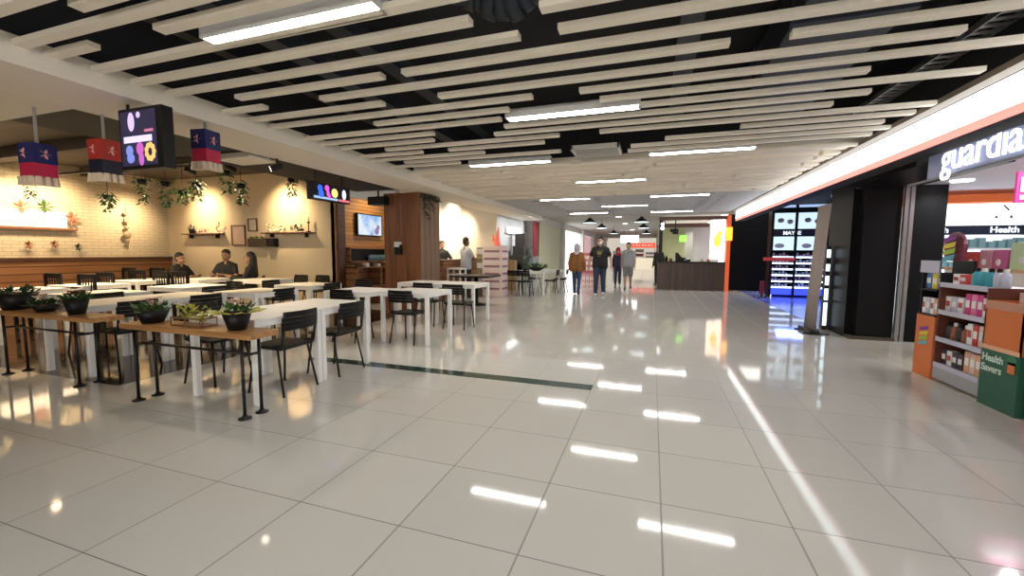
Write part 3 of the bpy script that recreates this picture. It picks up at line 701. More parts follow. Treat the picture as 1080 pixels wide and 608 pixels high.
for i in range(7):
    o = MB().box(-.08, .08, -.045, .045, 0, .06+.03*(i % 3), .008).build('condiment_jar' if i % 2 else 'folded_napkins', WHITECARD if i % 2 else WOODD); o.location = (-6.6, 8.3+i*.22, .95)
    tag(o, ('pale container' if i % 2 else 'dark container') + ' on the cluttered shelf, %s from the left' % ORD[i], 'container', 'containers on the cluttered shelf')
# pillar
t = thing('wood_pillar', 'tall square pillar clad in brown timber under the white beam', 'pillar', (-4.98, 8.03, 0))
MB().box(-.42, .43, -.41, .4, 0, 2.53).build('pillar_core', WOODR, t)
m = MB(); m.box(.43, .45, -.41, .4, 0, 2.53)
for k in range(1, 4): m.box(.45, .455, -.41+k*.2-.004, -.41+k*.2+.004, 0, 2.53)
m.build('side_cladding', WOODG, t)
for k in range(3): MB().box(-.42+k*.285+.004, -.42+(k+1)*.285-.004, -.425, -.41, 0, 2.53).build('front_board', WOODR, t)
t = thing('soap_dispenser', 'black and white dispenser on the front of the wood pillar', 'dispenser', (-5.02, 7.6, 1.26))
MB().box(-.07, .07, -.1, 0, 0, .2, .015).build('body', BLACK, t); MB().box(-.075, .05, -.105, 0, .15, .26, .01).build('cap', WHITECARD, t)
t = thing('wall_projector', 'black box speaker mounted high beside the wood pillar', 'speaker', (-5.45, 7.5, 2.28)); MB().box(-.2, .2, -.1, .1, 0, .17, .01).build('cabinet', BLACK, t); MB().tube((0, 0, .17), (0, 0, .3), .02).build('mount', BLACKM, t)
# hanging lit sign
def screen_mat(n, c, s): return mat(n, tuple(k*.3 for k in c), .4, emit=c, strength=s, noise=0)
t = thing('hanging_sign', 'black hanging light box with blue, magenta and yellow shapes before the cream wall', 'sign', (-5.0, 5.66, 2.13))
MB().box(-.12, .0, -.42, .42, 0, .27, .004).build('casing', BLACK, t)
m = MB(); m.ball((.004, -.27, .18), .055, 14, (.08, 1, 1)); m.ball((.004, -.25, .10), .06, 14, (.08, 1, 1)); m.build('blue_shape', screen_mat('blue_glow', (.03, .12, .9), 1.2), t, True)
m = MB(); m.ball((.004, -.12, .2), .05, 14, (.08, 1, 1)); m.ball((.004, -.1, .12), .045, 14, (.08, .8, 1.2)); m.ball((.004, -.07, .075), .04, 14, (.08, .7, 1)); m.build('magenta_shape', screen_mat('magenta_glow', (.75, .08, .65), 1.1), t, True)
m = MB(); m.ball((.004, .05, .14), .075, 8, (.08, 1, 1)); m.build('yellow_shape', screen_mat('yellow_glow', (1, .72, .25), 1.1), t)
m = MB(); m.ball((.004, .27, .14), .06, 14, (.08, .8, 1.4)); m.build('white_oval', screen_mat('white_glow', (.75, .85, 1), 1.1), t, True)
MB().box(0, .004, -.4, .12, .02, .055).build('blue_bar', screen_mat('pale_blue_glow', (.35, .5, .85), 1), t); MB().box(0, .004, .14, .4, .02, .055).build('red_bar', screen_mat('red_glow', (.8, .15, .18), 1), t)
for y in (-.3, .3): MB().tube((-.06, y, .27), (-.06, y, .46), .008).build('hanging_rod', BLACKM, t)
# menu screen
t = thing('menu_screen', 'deep black hanging screen with lilac bars and coloured shapes under the white beam', 'screen', (-4.0, 2.36, 1.985))
MB().box(-.25, .27, 0, .09, 0, .49, .004).build('casing', BLACK, t)
MB().box(-.225, .2, -.003, .001, .03, .465).build('display', screen_mat('navy_glow', (.025, .022, .06), .8), t)
m = MB(); m.ball((-.09, -.004, .38), .045, 14, (.9, .08, 1.7)); m.ball((.0, -.004, .43), .025, 12, (1, .08, 1)); m.build('lilac_figure', screen_mat('lilac_glow', (.62, .48, .85), 1.1), t, True)
MB().box(-.19, .15, -.006, -.002, .215, .265).build('lilac_bar', screen_mat('pale_lilac', (.7, .62, .98), 1.1), t); MB().box(.07, .17, -.006, -.002, .29, .31).build('pink_bar', screen_mat('pink_bar_glow', (.7, .2, .35), .8), t)
m = MB(); m.ball((-.13, -.004, .15), .045, 12, (1, .08, 1)); m.ball((-.12, -.004, .09), .04, 12, (1.2, .08, 1)); m.build('blue_figure', screen_mat('slate_glow', (.2, .26, .68), 1), t, True)
m = MB(); m.ball((-.0, -.004, .16), .045, 12, (1, .08, 1.2)); m.ball((.01, -.004, .08), .04, 12, (.8, .08, 1.4)); m.build('magenta_figure', screen_mat('rose_glow', (.55, .12, .5), 1), t, True)
m = MB()
for k in range(9): m.ball((.12+.045*math.cos(.7*k), -.004, .13+.055*math.sin(.7*k)), .024, 8, (1, .12, 1))
m.build('yellow_ring', screen_mat('mustard_glow', (.85, .55, .18), 1), t, True)
MB().tube((-.2, .045, .49), (-.2, .045, .55), .012).build('hanging_rod', BLACKM, t)
# lanterns
def lantern(label, loc, rz, top, bottom, ztop, wdt=.165, h=.37):
    t = thing('flag_lantern', label, 'lantern', loc, rz); w_ = wdt/2
    MB().box(-w_, w_, -w_, w_, h*.52, h, .004).build('upper_box', top, t)
    MB().box(-w_*.97, w_*.97, -w_*.97, w_*.97, .06, h*.52, .003).build('lower_box', bottom, t)
    m = MB()
    for s, (nx, ny) in enumerate(((0, -1), (1, 0))):
        for k in range(3):
            o = (-.65+.65*k)*w_; x, y = (o, -w_) if s == 0 else (w_, o)
            m.tube((x, y, .07), (x, y, -.005), .022, .03, 8)
    m.build('tassels', mat('tassel_cream', (.75, .6, .45), .7), t)
    for s in range(2):
        m = MB()
        for k in range(5):
            a = 2*PI*k/5; d = (math.cos(a), 0, math.sin(a)) if s == 0 else (0, math.cos(a), math.sin(a)); p = (-.01, -w_-.003, h*.75) if s == 0 else (w_+.003, 0, h*.75)
            m.leaf(p, d, .045, .6)
        m.build('star', mat('star_pink', (.8, .42, .42), .6), t)
    MB().tube((0, 0, h), (0, 0, ztop-loc[2]), .012, seg=8).build('hanging_rod', mat('grey_rod', (.32, .30, .28), .5), t)
BLUE = mat('royal_blue_paper', (.008, .012, .12), .5); RED = mat('crimson_paper', (.55, .012, .07), .5); REDO = mat('scarlet_paper', (.45, .03, .02), .5); NAVY = mat('navy_paper', (.006, .008, .03), .5)
lantern('blue and crimson paper lantern hanging right of the menu screen', (-4.07, 2.95, 2.08), .15, BLUE, RED, 2.53)
lantern('scarlet and navy paper lantern hanging left of the menu screen', (-4.72, 2.50, 1.93), .1, REDO, NAVY, 2.58)
lantern('blue and crimson paper lantern furthest left', (-5.05, 2.2, 1.87), .1, BLUE, RED, 2.53, .17, .35)
t = thing('ceiling_hatch', 'small cream hatch plate hung at the edge of the white beam', 'hatch', (-5.15, 4.25, 2.5)); MB().box(-.3, .3, -.2, .2, 0, .03, .004).build('plate', BEAM, t); MB().box(-.25, .25, -.15, .15, .03, .08).build('collar', BEAM, t)

# ------------------------------------------------------------------ second eatery and far left
t = thing('service_counter', 'brown wood counter of the second eatery', 'counter', (-5.5, 11.6, 0))
MB().box(-.18, .18, -1.5, 1.4, 0, 1.06).build('counter_body', WOODW, t); MB().box(-.22, .22, -1.55, 1.45, 1.06, 1.1, .005).build('worktop', WOODK, t)
t = thing('dark_side_table', 'low black display table behind the pillar side tables', 'table', (-4.15, 9.6, 0))
MB().box(-.5, .5, -.45, .45, .70, .74, .005).build('tabletop', BLACK, t); MB().lathe([(.3, 0), (.28, .03), (.06, .06), (.05, .7)], seg=18).build('pedestal', BLACKM, t, True)
t = thing('white_stool', 'white stool in front of the service counter', 'stool', (-5.05, 10.35, 0)); MB().box(-.2, .2, -.2, .2, .84, .88, .005).build('seat', WHITE, t)
for sx in (-1, 1):
    for sy in (-1, 1): MB().box(sx*.16, sx*.2, sy*.16, sy*.2, 0, .84).build('leg', WHITE, t)
m = MB(); m.box(-.16, .16, -.19, -.17, .7, .73); m.box(-.16, .16, .17, .19, .7, .73); m.build('stretcher', WHITE, t)
# pink stand: tall box with product bands
t = thing('pink_stand', 'tall pink product stand with rows of small dark prints', 'display stand', (-4.45, 11.75, 0))
PINKP = mat('pale_pink_card', (.88, .70, .66), .5)
MB().box(-.3, .3, -.3, .3, 0, 1.5, .01).build('stand_body', PINKP, t)
PLUM = mat('plum_print', (.34, .17, .20), .5, noise=.9, nscale=26)
for k in range(6):
    MB().box(-.24, .24, -.304, -.298, .21+k*.22, .27+k*.22).build('print_band', PLUM, t); MB().box(.298, .304, -.24, .24, .21+k*.22, .27+k*.22).build('print_band', PLUM, t)
for k in range(5): MB().box(-.305, .305, -.305, .305, .36+k*.22, .375+k*.22).build('shelf_line', WHITECARD, t)
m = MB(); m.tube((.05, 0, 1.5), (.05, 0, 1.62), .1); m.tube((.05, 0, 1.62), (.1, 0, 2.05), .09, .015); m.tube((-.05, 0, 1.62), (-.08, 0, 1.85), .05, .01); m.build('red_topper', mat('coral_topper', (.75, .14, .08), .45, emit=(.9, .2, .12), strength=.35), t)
t = thing('leaflet_rack', 'narrow grey rack of leaflets beside the pink stand', 'rack', (-4.9, 11.9, 0))
MB().box(-.16, .16, -.16, .16, 0, 1.45).build('rack_body', mat('olive_grey', (.3, .28, .2), .6), t)
for k in range(6): MB().box(-.14, .14, -.18, -.16, .2+k*.21, .36+k*.21).build('leaflet', WHITECARD if k % 2 else mat('khaki_card', (.4, .36, .2), .6), t)
t = thing('light_box_sign', 'small white glowing light box on the white wall', 'sign', (-5.0, 14.9, 1.98)); MB().box(.0, .1, -.8, .8, 0, .26, .01).build('casing', WHITE, t); MB().box(.1, .106, -.78, .78, .02, .24).build('lit_face', mat('white_lightbox', (1, 1, 1), .4, emit=(1, 1, 1), strength=2.2, noise=0), t)
t = thing('stepped_rack', 'dark stepped rack with leafy clutter beside the red banner', 'rack', (-4.5, 14.5, 0))
m = MB()
for k, (a, b, z) in enumerate(((-.45, -.05, .9), (-.45, .2, 1.2), (-.1, .5, 1.55), (.2, .5, 2.0))): m.box(-.3, .2-.04*k, a, b, 0 if k == 1 else .02, z, .01)
m.build('rack_boxes', mat('dark_taupe', (.055, .045, .04), .6, noise=.3, nscale=6), t)
m = MB()
for k in range(110): y = random.uniform(-.55, .45); m.leaf((random.uniform(.05, .26), y, random.uniform(.8, 1.15)+max(0, y)*.8), (1, random.uniform(-1, 1), random.uniform(-.6, .8)), .12, .5)
m.build('foliage', LEAFD, t)
m = MB()
for k in range(14): m.box(.19, .22, -.4+k*.06, -.36+k*.06, .95+.03*(k*5 % 7), .99+.03*(k*5 % 7))
m.build('price_cards', mat('grey_card', (.4, .38, .36), .6), t)
t = thing('cardboard_box', 'brown cardboard box at the foot of the stepped rack', 'box', (-4.6, 13.72, .74)); MB().box(-.15, .15, -.15, .15, -.74, .3, .005).build('carton', mat('cardboard', (.30, .19, .10), .7), t)
t = thing('red_banner', 'tall dark red banner on the white pier', 'banner', (-4.6, 16.85, 1.15)); MB().box(-.0, .03, -.45, .45, 0, 1.42).build('cloth', REDM, t); MB().tube((.015, -.47, 1.43), (.015, .47, 1.43), .015).build('rail', GREYM, t); MB().box(-.02, .03, -.45, .4, -.9, -.05).build('grey_panel', mat('dull_grey', (.3, .31, .33), .6), t)
t = thing('plant_bowl', 'dark bowl of spiky greens on the far table', 'plant bowl', (-3.4, 12.55, .74)); MB().lathe([(.1, 0), (.3, .12), (.27, .12)], sy=.6).build('bowl', BLACK, t, True)
m = MB()
for k in range(40): a = random.uniform(0, 2*PI); m.leaf((.2*math.cos(a), .1*math.sin(a), .1), (math.cos(a), .4*math.sin(a), random.uniform(.2, 1)), .2, .25)
m.build('foliage', LEAF, t)
pot_plant('small dark pot left of the spiky plant bowl on the far table', (-3.72, 12.4, .74), .06, .08, None, 12, LEAFD)
for i, (x, yy) in enumerate(((-3.0, 17.5), (-1.4, 18.5), (-3.0, 22), (-1.4, 23), (-3.1, 27), (-1.3, 29))):
    o = MB().lathe([(.11, 0), (.12, .012), (.12, .02)], seg=18).build('downlight', mat('downlight_glow', (1, 1, 1), .4, emit=(1, 1, 1), strength=4, noise=0), None, True); o.location = (x, yy, 2.83)
    tag(o, 'round downlight in the far corridor ceiling, %s of the %s pair' % (('left', 'right')[i % 2], ('nearest', 'middle', 'furthest')[i//2]), 'downlight', 'far corridor downlights')
# pendant lamps in the far corridor
def mk_pend():
    r = rooted('pendant_lamp')
    MB().lathe([(.04, .2), (.06, .16), (.28, 0), (.265, 0), (.05, .15)][::-1], seg=20).build('shade', BLACK, r, True)
    MB().tube((0, 0, .2), (0, 0, .46), .008).build('cord', BLACKM, r)
    MB().lathe([(.25, .0), (.25, .02), (.1, .1)], seg=16).build('bulb', mat('cool_bulb', (1, 1, 1), .4, emit=(.72, .92, 1), strength=2.2, noise=0), r, True)
    return r
for i, (x, yy) in enumerate(((-2.25, 15.9), (-.4, 15.9), (-2.2, 19.3), (-.4, 19.7), (-2.15, 25), (-.35, 25.3))):
    place('pend', mk_pend, 'black cone pendant lamp with a cool glow, %s of the %s row' % (('left', 'right')[i % 2], ('nearest', 'middle', 'furthest')[i//2]), 'pendant lamp', (x, yy, 2.42), 0, 'pendant lamps in the far corridor')
t = thing('far_light_box', 'white glowing light box high over the far corridor', 'sign', (-1.5, 30, 2.02)); MB().box(-.6, .6, 0, .15, 0, .5, .02).build('lit_face', MATS['white_lightbox'], t); MB().tube((-.4, .07, .5), (-.4, .07, .85), .015).build('hanging_rod', BLACKM, t); MB().tube((.4, .07, .5), (.4, .07, .85), .015).build('hanging_rod', BLACKM, t)
t = thing('red_shop_sign', 'red sign band of the shop at the far end', 'sign', (-.75, 38, 1.75)); MB().box(-1.0, 1.0, 0, .1, 0, .42).build('board', mat('red_sign_glow', (.6, .05, .03), .4, emit=(.85, .12, .06), strength=.9), t)
m = MB()
for k in range(7): m.box(-.85+k*.25, -.76+k*.25+.05*(k % 2), -.01, .0, .16, .27)
m.build('pale_marks', mat('pink_sign_glow', (.8, .5, .5), .4, emit=(1, .55, .5), strength=.9), t)
MB().box(-.95, -.9, .03, .08, -1.75, 0).build('post', GREYM, t); MB().box(.9, .95, .03, .08, -1.75, 0).build('post', GREYM, t)
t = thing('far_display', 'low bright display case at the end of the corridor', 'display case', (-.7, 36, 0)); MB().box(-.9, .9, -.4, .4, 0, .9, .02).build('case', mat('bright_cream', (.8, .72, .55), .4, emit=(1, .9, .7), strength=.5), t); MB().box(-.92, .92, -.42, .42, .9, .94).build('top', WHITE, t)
t = thing('far_red_display', 'red and white goods display left of the far corridor', 'display case', (-3.7, 27, 0)); MB().box(-.5, .5, -.5, .5, 0, 1.3, .02).build('case', mat('dusky_red', (.4, .1, .1), .5), t)
m = MB()
for k in range(12): m.box(-.45+.23*(k % 4), -.27+.23*(k % 4), -.52, -.5, .2+.35*(k//4), .42+.35*(k//4))
m.build('goods', mat('pale_goods', (.7, .55, .5), .5), t)

for i, (x, yy, h, c, l) in enumerate(((-3.2, 42, 1.5, (.65, .35, .3), 'salmon goods rack at the far left end of the corridor'), (-2.3, 43.5, 1.25, (.75, .6, .4), 'tan goods rack at the far end behind the walkers'), (-1.2, 44, 1.7, (.7, .25, .2), 'red goods rack at the far end under the light box'), (-.2, 42.5, 1.4, (.6, .55, .45), 'pale goods rack at the far right end of the corridor'))):
    t = thing('goods_rack', l, 'rack', (x, yy, 0)); m = mat('far_goods_%d' % i, c, .5, noise=.3, nscale=4)
    f = MB(); f.box(-.4, -.36, -.2, .2, 0, h); f.box(.36, .4, -.2, .2, 0, h); f.build('frame', GREYM, t)
    for k in range(4): MB().box(-.36, .36, -.2, .2, .1+k*h/4, .1+k*h/4+h*.17).build('goods', m if k % 2 == 0 else WHITECARD, t)
# ------------------------------------------------------------------ kiosk
t = thing('kiosk', 'food kiosk with a dark wood counter and glowing neon panel', 'kiosk', (.2, 16.0, 0))
MB().box(0, 2.2, 0, .55, 0, .97).build('counter', WOODD, t); MB().box(-.02, 2.22, -.03, .6, .97, 1.01, .005).build('worktop', BLACK, t)
MB().box(.02, .14, .05, .2, 1.01, 2.5).build('post', BLACK, t)
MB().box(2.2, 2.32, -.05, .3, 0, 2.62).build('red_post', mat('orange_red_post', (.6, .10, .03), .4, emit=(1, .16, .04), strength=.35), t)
MB().box(0, 2.25, .0, .25, 2.48, 2.6).build('header', wood('header_wood', (.10, .035, .025), (.16, .06, .045), 'X'), t); MB().box(.2, 1.75, .9, 1.0, 2.27, 2.42).build('rear_header', MATS['header_wood'], t)
MB().box(0, 1.35, 2.4, 2.5, 0, 2.5).build('green_back_panel', mat('pale_green_panel', (.50, .52, .30), .6, noise=.2, nscale=3), t); MB().box(1.35, 2.3, 2.4, 2.5, 0, 2.5).build('grey_back_panel', mat('lilac_grey_panel', (.5, .48, .52), .6), t)
MB().box(1.0, 1.28, 1.7, 1.75, 0, 2.3).build('grey_column', mat('mid_grey_paint', (.45, .45, .46), .6), t)
n_ = MB().box(1.72, 2.18, .22, .3, 1.1, 2.35).build('neon_panel', mat('neon_cream', (1, .9, .75), .4, emit=(1, .84, .62), strength=1.6, noise=0), t)
m = MB(); m.ball((1.95, .215, 1.75), .12, 12, (1, .1, 1.8)); m.ball((2.02, .215, 2.0), .08, 12, (1, .1, 1)); m.build('neon_shape', mat('neon_yellow', (1, .7, .1), .4, emit=(1, .55, .05), strength=1.5, noise=0), n_, True)
MB().box(2.18, 2.36, -.09, -.05, 1.75, 2.2).build('yellow_sign', mat('neon_orange', (1, .5, .05), .4, emit=(1, .42, .03), strength=1.7, noise=0), t)
m = MB(); m.box(.72, .95, .3, .42, 1.72, 1.95, .01); m.build('green_sign', mat('neon_green', (.2, .8, .1), .4, emit=(.35, .9, .08), strength=1.1, noise=0), t)
m = MB(); m.ball((.12, -.02, 2.2), .07); m.ball((.12, -.02, 2.34), .06); m.build('globe_lamps', mat('globe_glow', (1, 1, 1), .4, emit=(.9, .95, 1), strength=2, noise=0), t, True)
t2 = thing('hanging_speaker', 'black spotlight cluster hanging inside the kiosk', 'spotlight', (.78, 16.5, 2.0)); MB().tube((0, 0, .2), (0, 0, .5), .02).build('stem', BLACKM, t2); MB().box(-.1, .1, -.1, .1, 0, .2, .03).build('head', BLACK, t2); MB().box(-.18, -.1, -.06, .06, .08, .2, .02).build('side_head', BLACK, t2)
t2 = thing('coffee_machine', 'black coffee machine on the kiosk counter', 'coffee machine', (1.0, 16.3, 1.011)); MB().prism([(-.2, 0), (.3, 0), (.3, .08), (0, .16), (-.12, .32), (-.2, .32)], -.12, .12).build('machine_body', BLACK, t2); MB().tube((.1, -.13, .05), (.3, -.13, .12), .015).build('handle', STEEL, t2)
for i, (x, h, r, mm) in enumerate(((.3, .2, .05, BLACK), (.45, .12, .06, TERRA), (.62, .16, .05, WHITECARD), (1.5, .12, .06, WHITECARD), (1.7, .1, .05, mat('red_tin', (.5, .1, .06), .4)))):
    o = MB().lathe([(r*.8, 0), (r, .02), (r, h*.7), (r*.5, h*.85), (r*.5, h)], seg=14).build('counter_jar', mm, None, True); o.location = (.2+x, 16.28, 1.01)
    tag(o, 'small jar on the kiosk counter, %s from the left' % ORD[i], 'jar', 'jars on the kiosk counter')

# ------------------------------------------------------------------ cosmetics shop
t = thing('cosmetics_display', 'tall blue-lit cosmetics wall with glowing shelves', 'display unit', (3.4, 14.5, 0))
MB().box(0, 1.6, .3, .38, .1, 3.3).build('back_board', BLACKWALL, t)
for x in (-.03, .58, 1.35): MB().box(x, x+.07, -.05, .35, 0, 3.3).build('upright', BLACK, t)
def glow(n, c, s): return mat(n, tuple(k*.6 for k in c), .4, emit=c, strength=s, noise=0)
PIC = glow('poster_glow', (.60, .78, .9), 1.0)
for (x0, x1) in ((.04, .58), (.65, 1.35)):
    MB().box(x0, x1, -.02, .02, 2.05, 2.52).build('poster', PIC, t)
    MB().box(x0, x1, -.02, .02, 2.68, 3.0).build('poster', glow('poster_blue', (.45, .62, .95), .8), t)
    MB().box(x0, x1, -.02, .02, 1.42, 1.82).build('poster', PIC, t)
    for px_, pz_, sx_ in ((-.1, 2.3, 1), (.14, 2.26, .9), (-.1, 1.55, 1.5)): MB().ball(((x0+x1)/2+px_, -.025, pz_), .09, 10, (sx_, .1, .8)).build('portrait', mat('muted_portrait', (.62, .55, .60), .5), t, True)
    for k, z in enumerate((.32, .5, .68, .86, 1.04, 1.22)):
        s = MB().box(x0, x1, -.06, .3, z-.03, z).build('glass_shelf', mat('dark_glass', (.05, .06, .1), .1), t)
        MB().box(x0, x1, -.07, -.06, z-.035, z+.01).build('shelf_light', glow('shelf_strip', (.55, .70, 1), 1.9 if k else 3), s)
        m = MB()
        for q in range(int((x1-x0)/.09)): m.box(x0+.02+q*.09, x0+.07+q*.09, .0, .1, z, z+.06+.03*((q*7+k) % 3))
        m.build('cosmetics', mat('cosmetic_mauve', (.4, .25, .38), .4) if k % 2 else mat('cosmetic_pale', (.6, .6, .75), .4), s)
    MB().box(x0, x1, -.05, .3, .08, .28).build('plinth', glow('blue_plinth', (.06, .10, .9), .9), t)
MB().box(.04, 1.35, -.025, -.01, 1.84, 2.03).build('name_band', mat('navy_band', (.01, .012, .03), .4), t)
text('lettering', 'MAYBE', mat('letter_white', (.9, .9, .9), .4, emit=(.85, .9, 1), strength=1, noise=0), t, (.28, -.03, 1.88), FACE_NY, .15, .004, .003)
MB().box(-.22, .6, -.14, -.12, 1.1, 1.2).build('red_strip', mat('dark_red_glow', (.3, .03, .03), .4, emit=(.4, .04, .04), strength=.5), t)
t = thing('red_floor_sign', 'small red sign stand in front of the blue-lit cosmetics wall', 'sign', (3.15, 14.2, 0)); MB().box(-.06, .06, -.02, .02, .1, .5, .01).build('panel', REDM, t); MB().box(-.12, .12, -.12, .12, 0, .02).build('foot', BLACKM, t); MB().tube((0, .0, .0), (0, 0, .12), .015).build('stem', BLACKM, t)
area('cosmetics_floor_light', (3.9, 13.9, 1.0), .8, 18, (.12, .22, 1), rot=(-.5, 0, 0), sy=.3)
# pull-up banner seen from behind
t = thing('banner_stand', 'grey back of a leaning pull-up banner before the black wall end', 'banner', (2.56, 8.2, 0), 0)
m = MB(); n = 10
for k in range(n):
    a, b_ = -.25+.5*k/n, -.25+.5*(k+1)/n; fx = lambda y: .05*math.cos(y*5)
    v = [m.bm.verts.new(p) for p in ((-fx(a), a, .06), (-fx(b_), b_, .06), (.10-fx(b_), b_*1.08-.03, 2.1), (.10-fx(a), a*1.08-.03, 2.1))]
    u = [m.bm.verts.new((q.co.x+.012, q.co.y, q.co.z)) for q in v]
    m.bm.faces.new(v); m.bm.faces.new(u[::-1])
    for i in range(4): m.bm.faces.new((v[i], u[i], u[(i+1) % 4], v[(i+1) % 4]))
m.build('banner_sheet', mat('dull_taupe', (.36, .31, .29), .6), t, True)
MB().box(-.09, .05, -.30, .30, .0, .07, .01).build('base_cassette', BLACKM, t); MB().tube((.08, 0, .05), (.1, 0, 2.05), .012).build('support_pole', GREYM, t); m = MB(); m.box(-.16, .2, -.24, -.2, 0, .02); m.box(-.16, .2, .2, .24, 0, .02); m.build('foot', BLACKM, t)
MB().tube((.09, -.28, 2.1), (.09, .24, 2.1), .014).build('top_rail', GREYM, t)
t = thing('glass_reflection_post', 'slim added post with glowing panels for a glass edge reflection, beside the banner', 'added reflection', (2.86, 8.55, 0))  # added glowing post, stands in for the reflection on a lit glass edge
MB().box(-.03, .03, -.05, .05, 0, 1.45).build('added_post', BLACKM, t)
for k, (z, h) in enumerate(((.08, .4), (.52, .2), (.78, .16), (1.02, .12), (1.25, .14))): MB().box(-.028, .028, -.056, -.05, z, z+h).build('reflection_panel', glow('reflection_glow', (.7, .9, 1), 1.6), t)

# ------------------------------------------------------------------ pharmacy
t = thing('shop_sign', 'pharmacy sign with rounded glowing white letters below the fascia', 'sign', (2.8, 5.8, 2.03))
MB().box(0, .02, -6.5, .0, .09, .40).build('header_panel', mat('lavender_panel', (.30, .34, .55), .2, emit=(.55, .62, .95), strength=.06, noise=0), t)
MB().box(-.01, .03, -6.5, .35, .07, .09).build('bottom_rail', mat('rail_grey', (.2, .2, .22), .4), t)
MB().box(-.02, .04, -6.5, .4, .40, .43).build('top_rail', BLACKM, t)
text('lettering', 'guardian', mat('sign_white', (1, 1, 1), .4, emit=(1, 1, 1), strength=1.15, noise=0), t, (-.03, -.28, .125), FACE_NX, .40, .006, .001).scale = (.86, 1, 1)
t = thing('pink_hanging_sign', 'bright pink promotional sign hanging inside the pharmacy', 'sign', (3.66, 6.0, 1.87)); MB().box(0, .7, 0, .03, 0, .33, .005).build('board', mat('hot_pink', (.75, .05, .30), .5, emit=(.8, .08, .35), strength=.4), t); MB().box(.03, .4, -.004, 0, .11, .27).build('grey_picture', mat('silver_print', (.5, .45, .45), .5), t); MB().box(.03, .65, -.004, 0, .03, .08).build('pink_text_bar', mat('pale_pink_text', (.8, .5, .6), .5), t)
for x in (.1, .6): MB().tube((x, .015, .32), (x, .015, .45), .004).build('wire', STEEL, t)
for i, (x, yy) in enumerate(((3.9, 5.9), (4.35, 5.3), (4.7, 7.3), (3.95, 7.4), (4.9, 4.5), (3.5, 4.6))):
    o = MB().lathe([(.11, 0), (.12, .012), (.12, .02)], seg=20).build('downlight', mat('downlight_glow', (1, 1, 1), .4, emit=(1, 1, 1), strength=4, noise=0), None, True); o.location = (x, yy, 2.302); tag(o, 'round downlight in the lavender ceiling, %s' % ('left front', 'middle front', 'rear right', 'rear left', 'right front', 'nearest left')[i], 'downlight', 'pharmacy downlights')
t = thing('pharmacy_shelving', 'white lit wall shelving with an orange band at the back of the pharmacy', 'shelving', (4.02, 8.6, 0))
MB().box(0, 3.6, .0, .4, 2.13, 2.26).build('orange_band', mat('orange_band_paint', (.8, .16, .04), .4, emit=(.9, .22, .06), strength=.2), t)
for x0, x1, mm in ((.02, .78, 'w'), (.84, 1.42, 'w'), (1.42, 1.95, 'p'), (2.0, 3.5, 'w')): MB().box(x0, x1, .0, .1, 1.78, 2.11).build('light_panel', LIGHTWHITE if mm == 'w' else glow('pink_panel_glow', (.95, .6, .85), 1.0), t)
m = MB(); m.prism([(1.0, 1.88), (1.05, 1.88), (1.03, 1.93)], -.004, 0); m.prism([(1.18, 1.88), (1.23, 1.88), (1.2, 1.94)], -.004, 0); m.tube((1.1, -.002, 2.08), (1.17, -.002, 2.0), .012); m.build('panel_print', mat('print_dark', (.12, .13, .16), .5), t)
MB().box(0, 3.6, -.02, .1, 1.63, 1.77).build('category_band', mat('navy_header', (.02, .03, .07), .4), t)
text('lettering', 'Health', MATS['letter_white'], t, (.95, -.03, 1.66), FACE_NY, .13, .004, .002); text('lettering', 'Health', MATS['letter_white'], t, (.1, -.03, 1.66), FACE_NY, .13, .004, .002)
MB().box(0, 3.6, .3, .34, .1, 1.63).build('lit_back', glow('cool_white_back', (.85, .95, 1), 1.1), t)
for z in (.3, .7, 1.1, 1.42): 
    s = MB().box(0, 3.6, -.02, .3, z-.03, z).build('shelf_board', WHITE, t)
    m = MB()
    for q in range(30): m.box(.05+q*.115, .13+q*.115, .0, .12, z, z+.1+.06*((q*5) % 4)/3)
    m.build('goods', mat('shelf_goods_teal', (.25, .45, .5), .5) if z > 1 else mat('shelf_goods_pink', (.6, .35, .4), .5), s)

def product_row(name, label, cat, group, n, p0, step, size, mats, cap=None):
    for i in range(n):
        h = size[2]
        t = rooted(name); t.location = Vector(p0)+Vector(step)*i; tag(t, label, cat, group)
        mm = mats[i % len(mats)]
        if cap == 'bottle':
            MB().lathe([(size[0]*.45, 0), (size[0]*.5, .01), (size[0]*.5, h*.65), (size[0]*.22, h*.8)], seg=12).build('bottle_body', mm, t, True); MB().tube((0, 0, h*.8), (0, 0, h), size[0]*.24, seg=12).build('cap', WHITECARD if i % 2 else BLACK, t)
        else:
            MB().box(-size[0]/2, size[0]/2, -size[1]/2, size[1]/2, 0, h, .003).build('carton', mm, t); MB().box(-size[0]/2-.002, -size[0]/2, -size[1]*.35, size[1]*.35, h*.35, h*.7).build('printed_label', WHITECARD if mm is not WHITECARD else mat('print_red', (.5, .06, .08), .5), t)
YEL = mat('yellow_carton', (.7, .55, .06), .5); BLU = mat('blue_carton', (.06, .2, .45), .5); TEAL = mat('teal_bottle', (.03, .3, .38), .3); MAG = mat('magenta_carton', (.6, .04, .24), .5); DRK = mat('dark_carton', (.04, .03, .04), .4); PEACH = mat('peach_carton', (.75, .42, .26), .5); LIL = mat('lilac_carton', (.5, .5, .62), .5); REDC = mat('red_carton', (.55, .05, .04), .5)
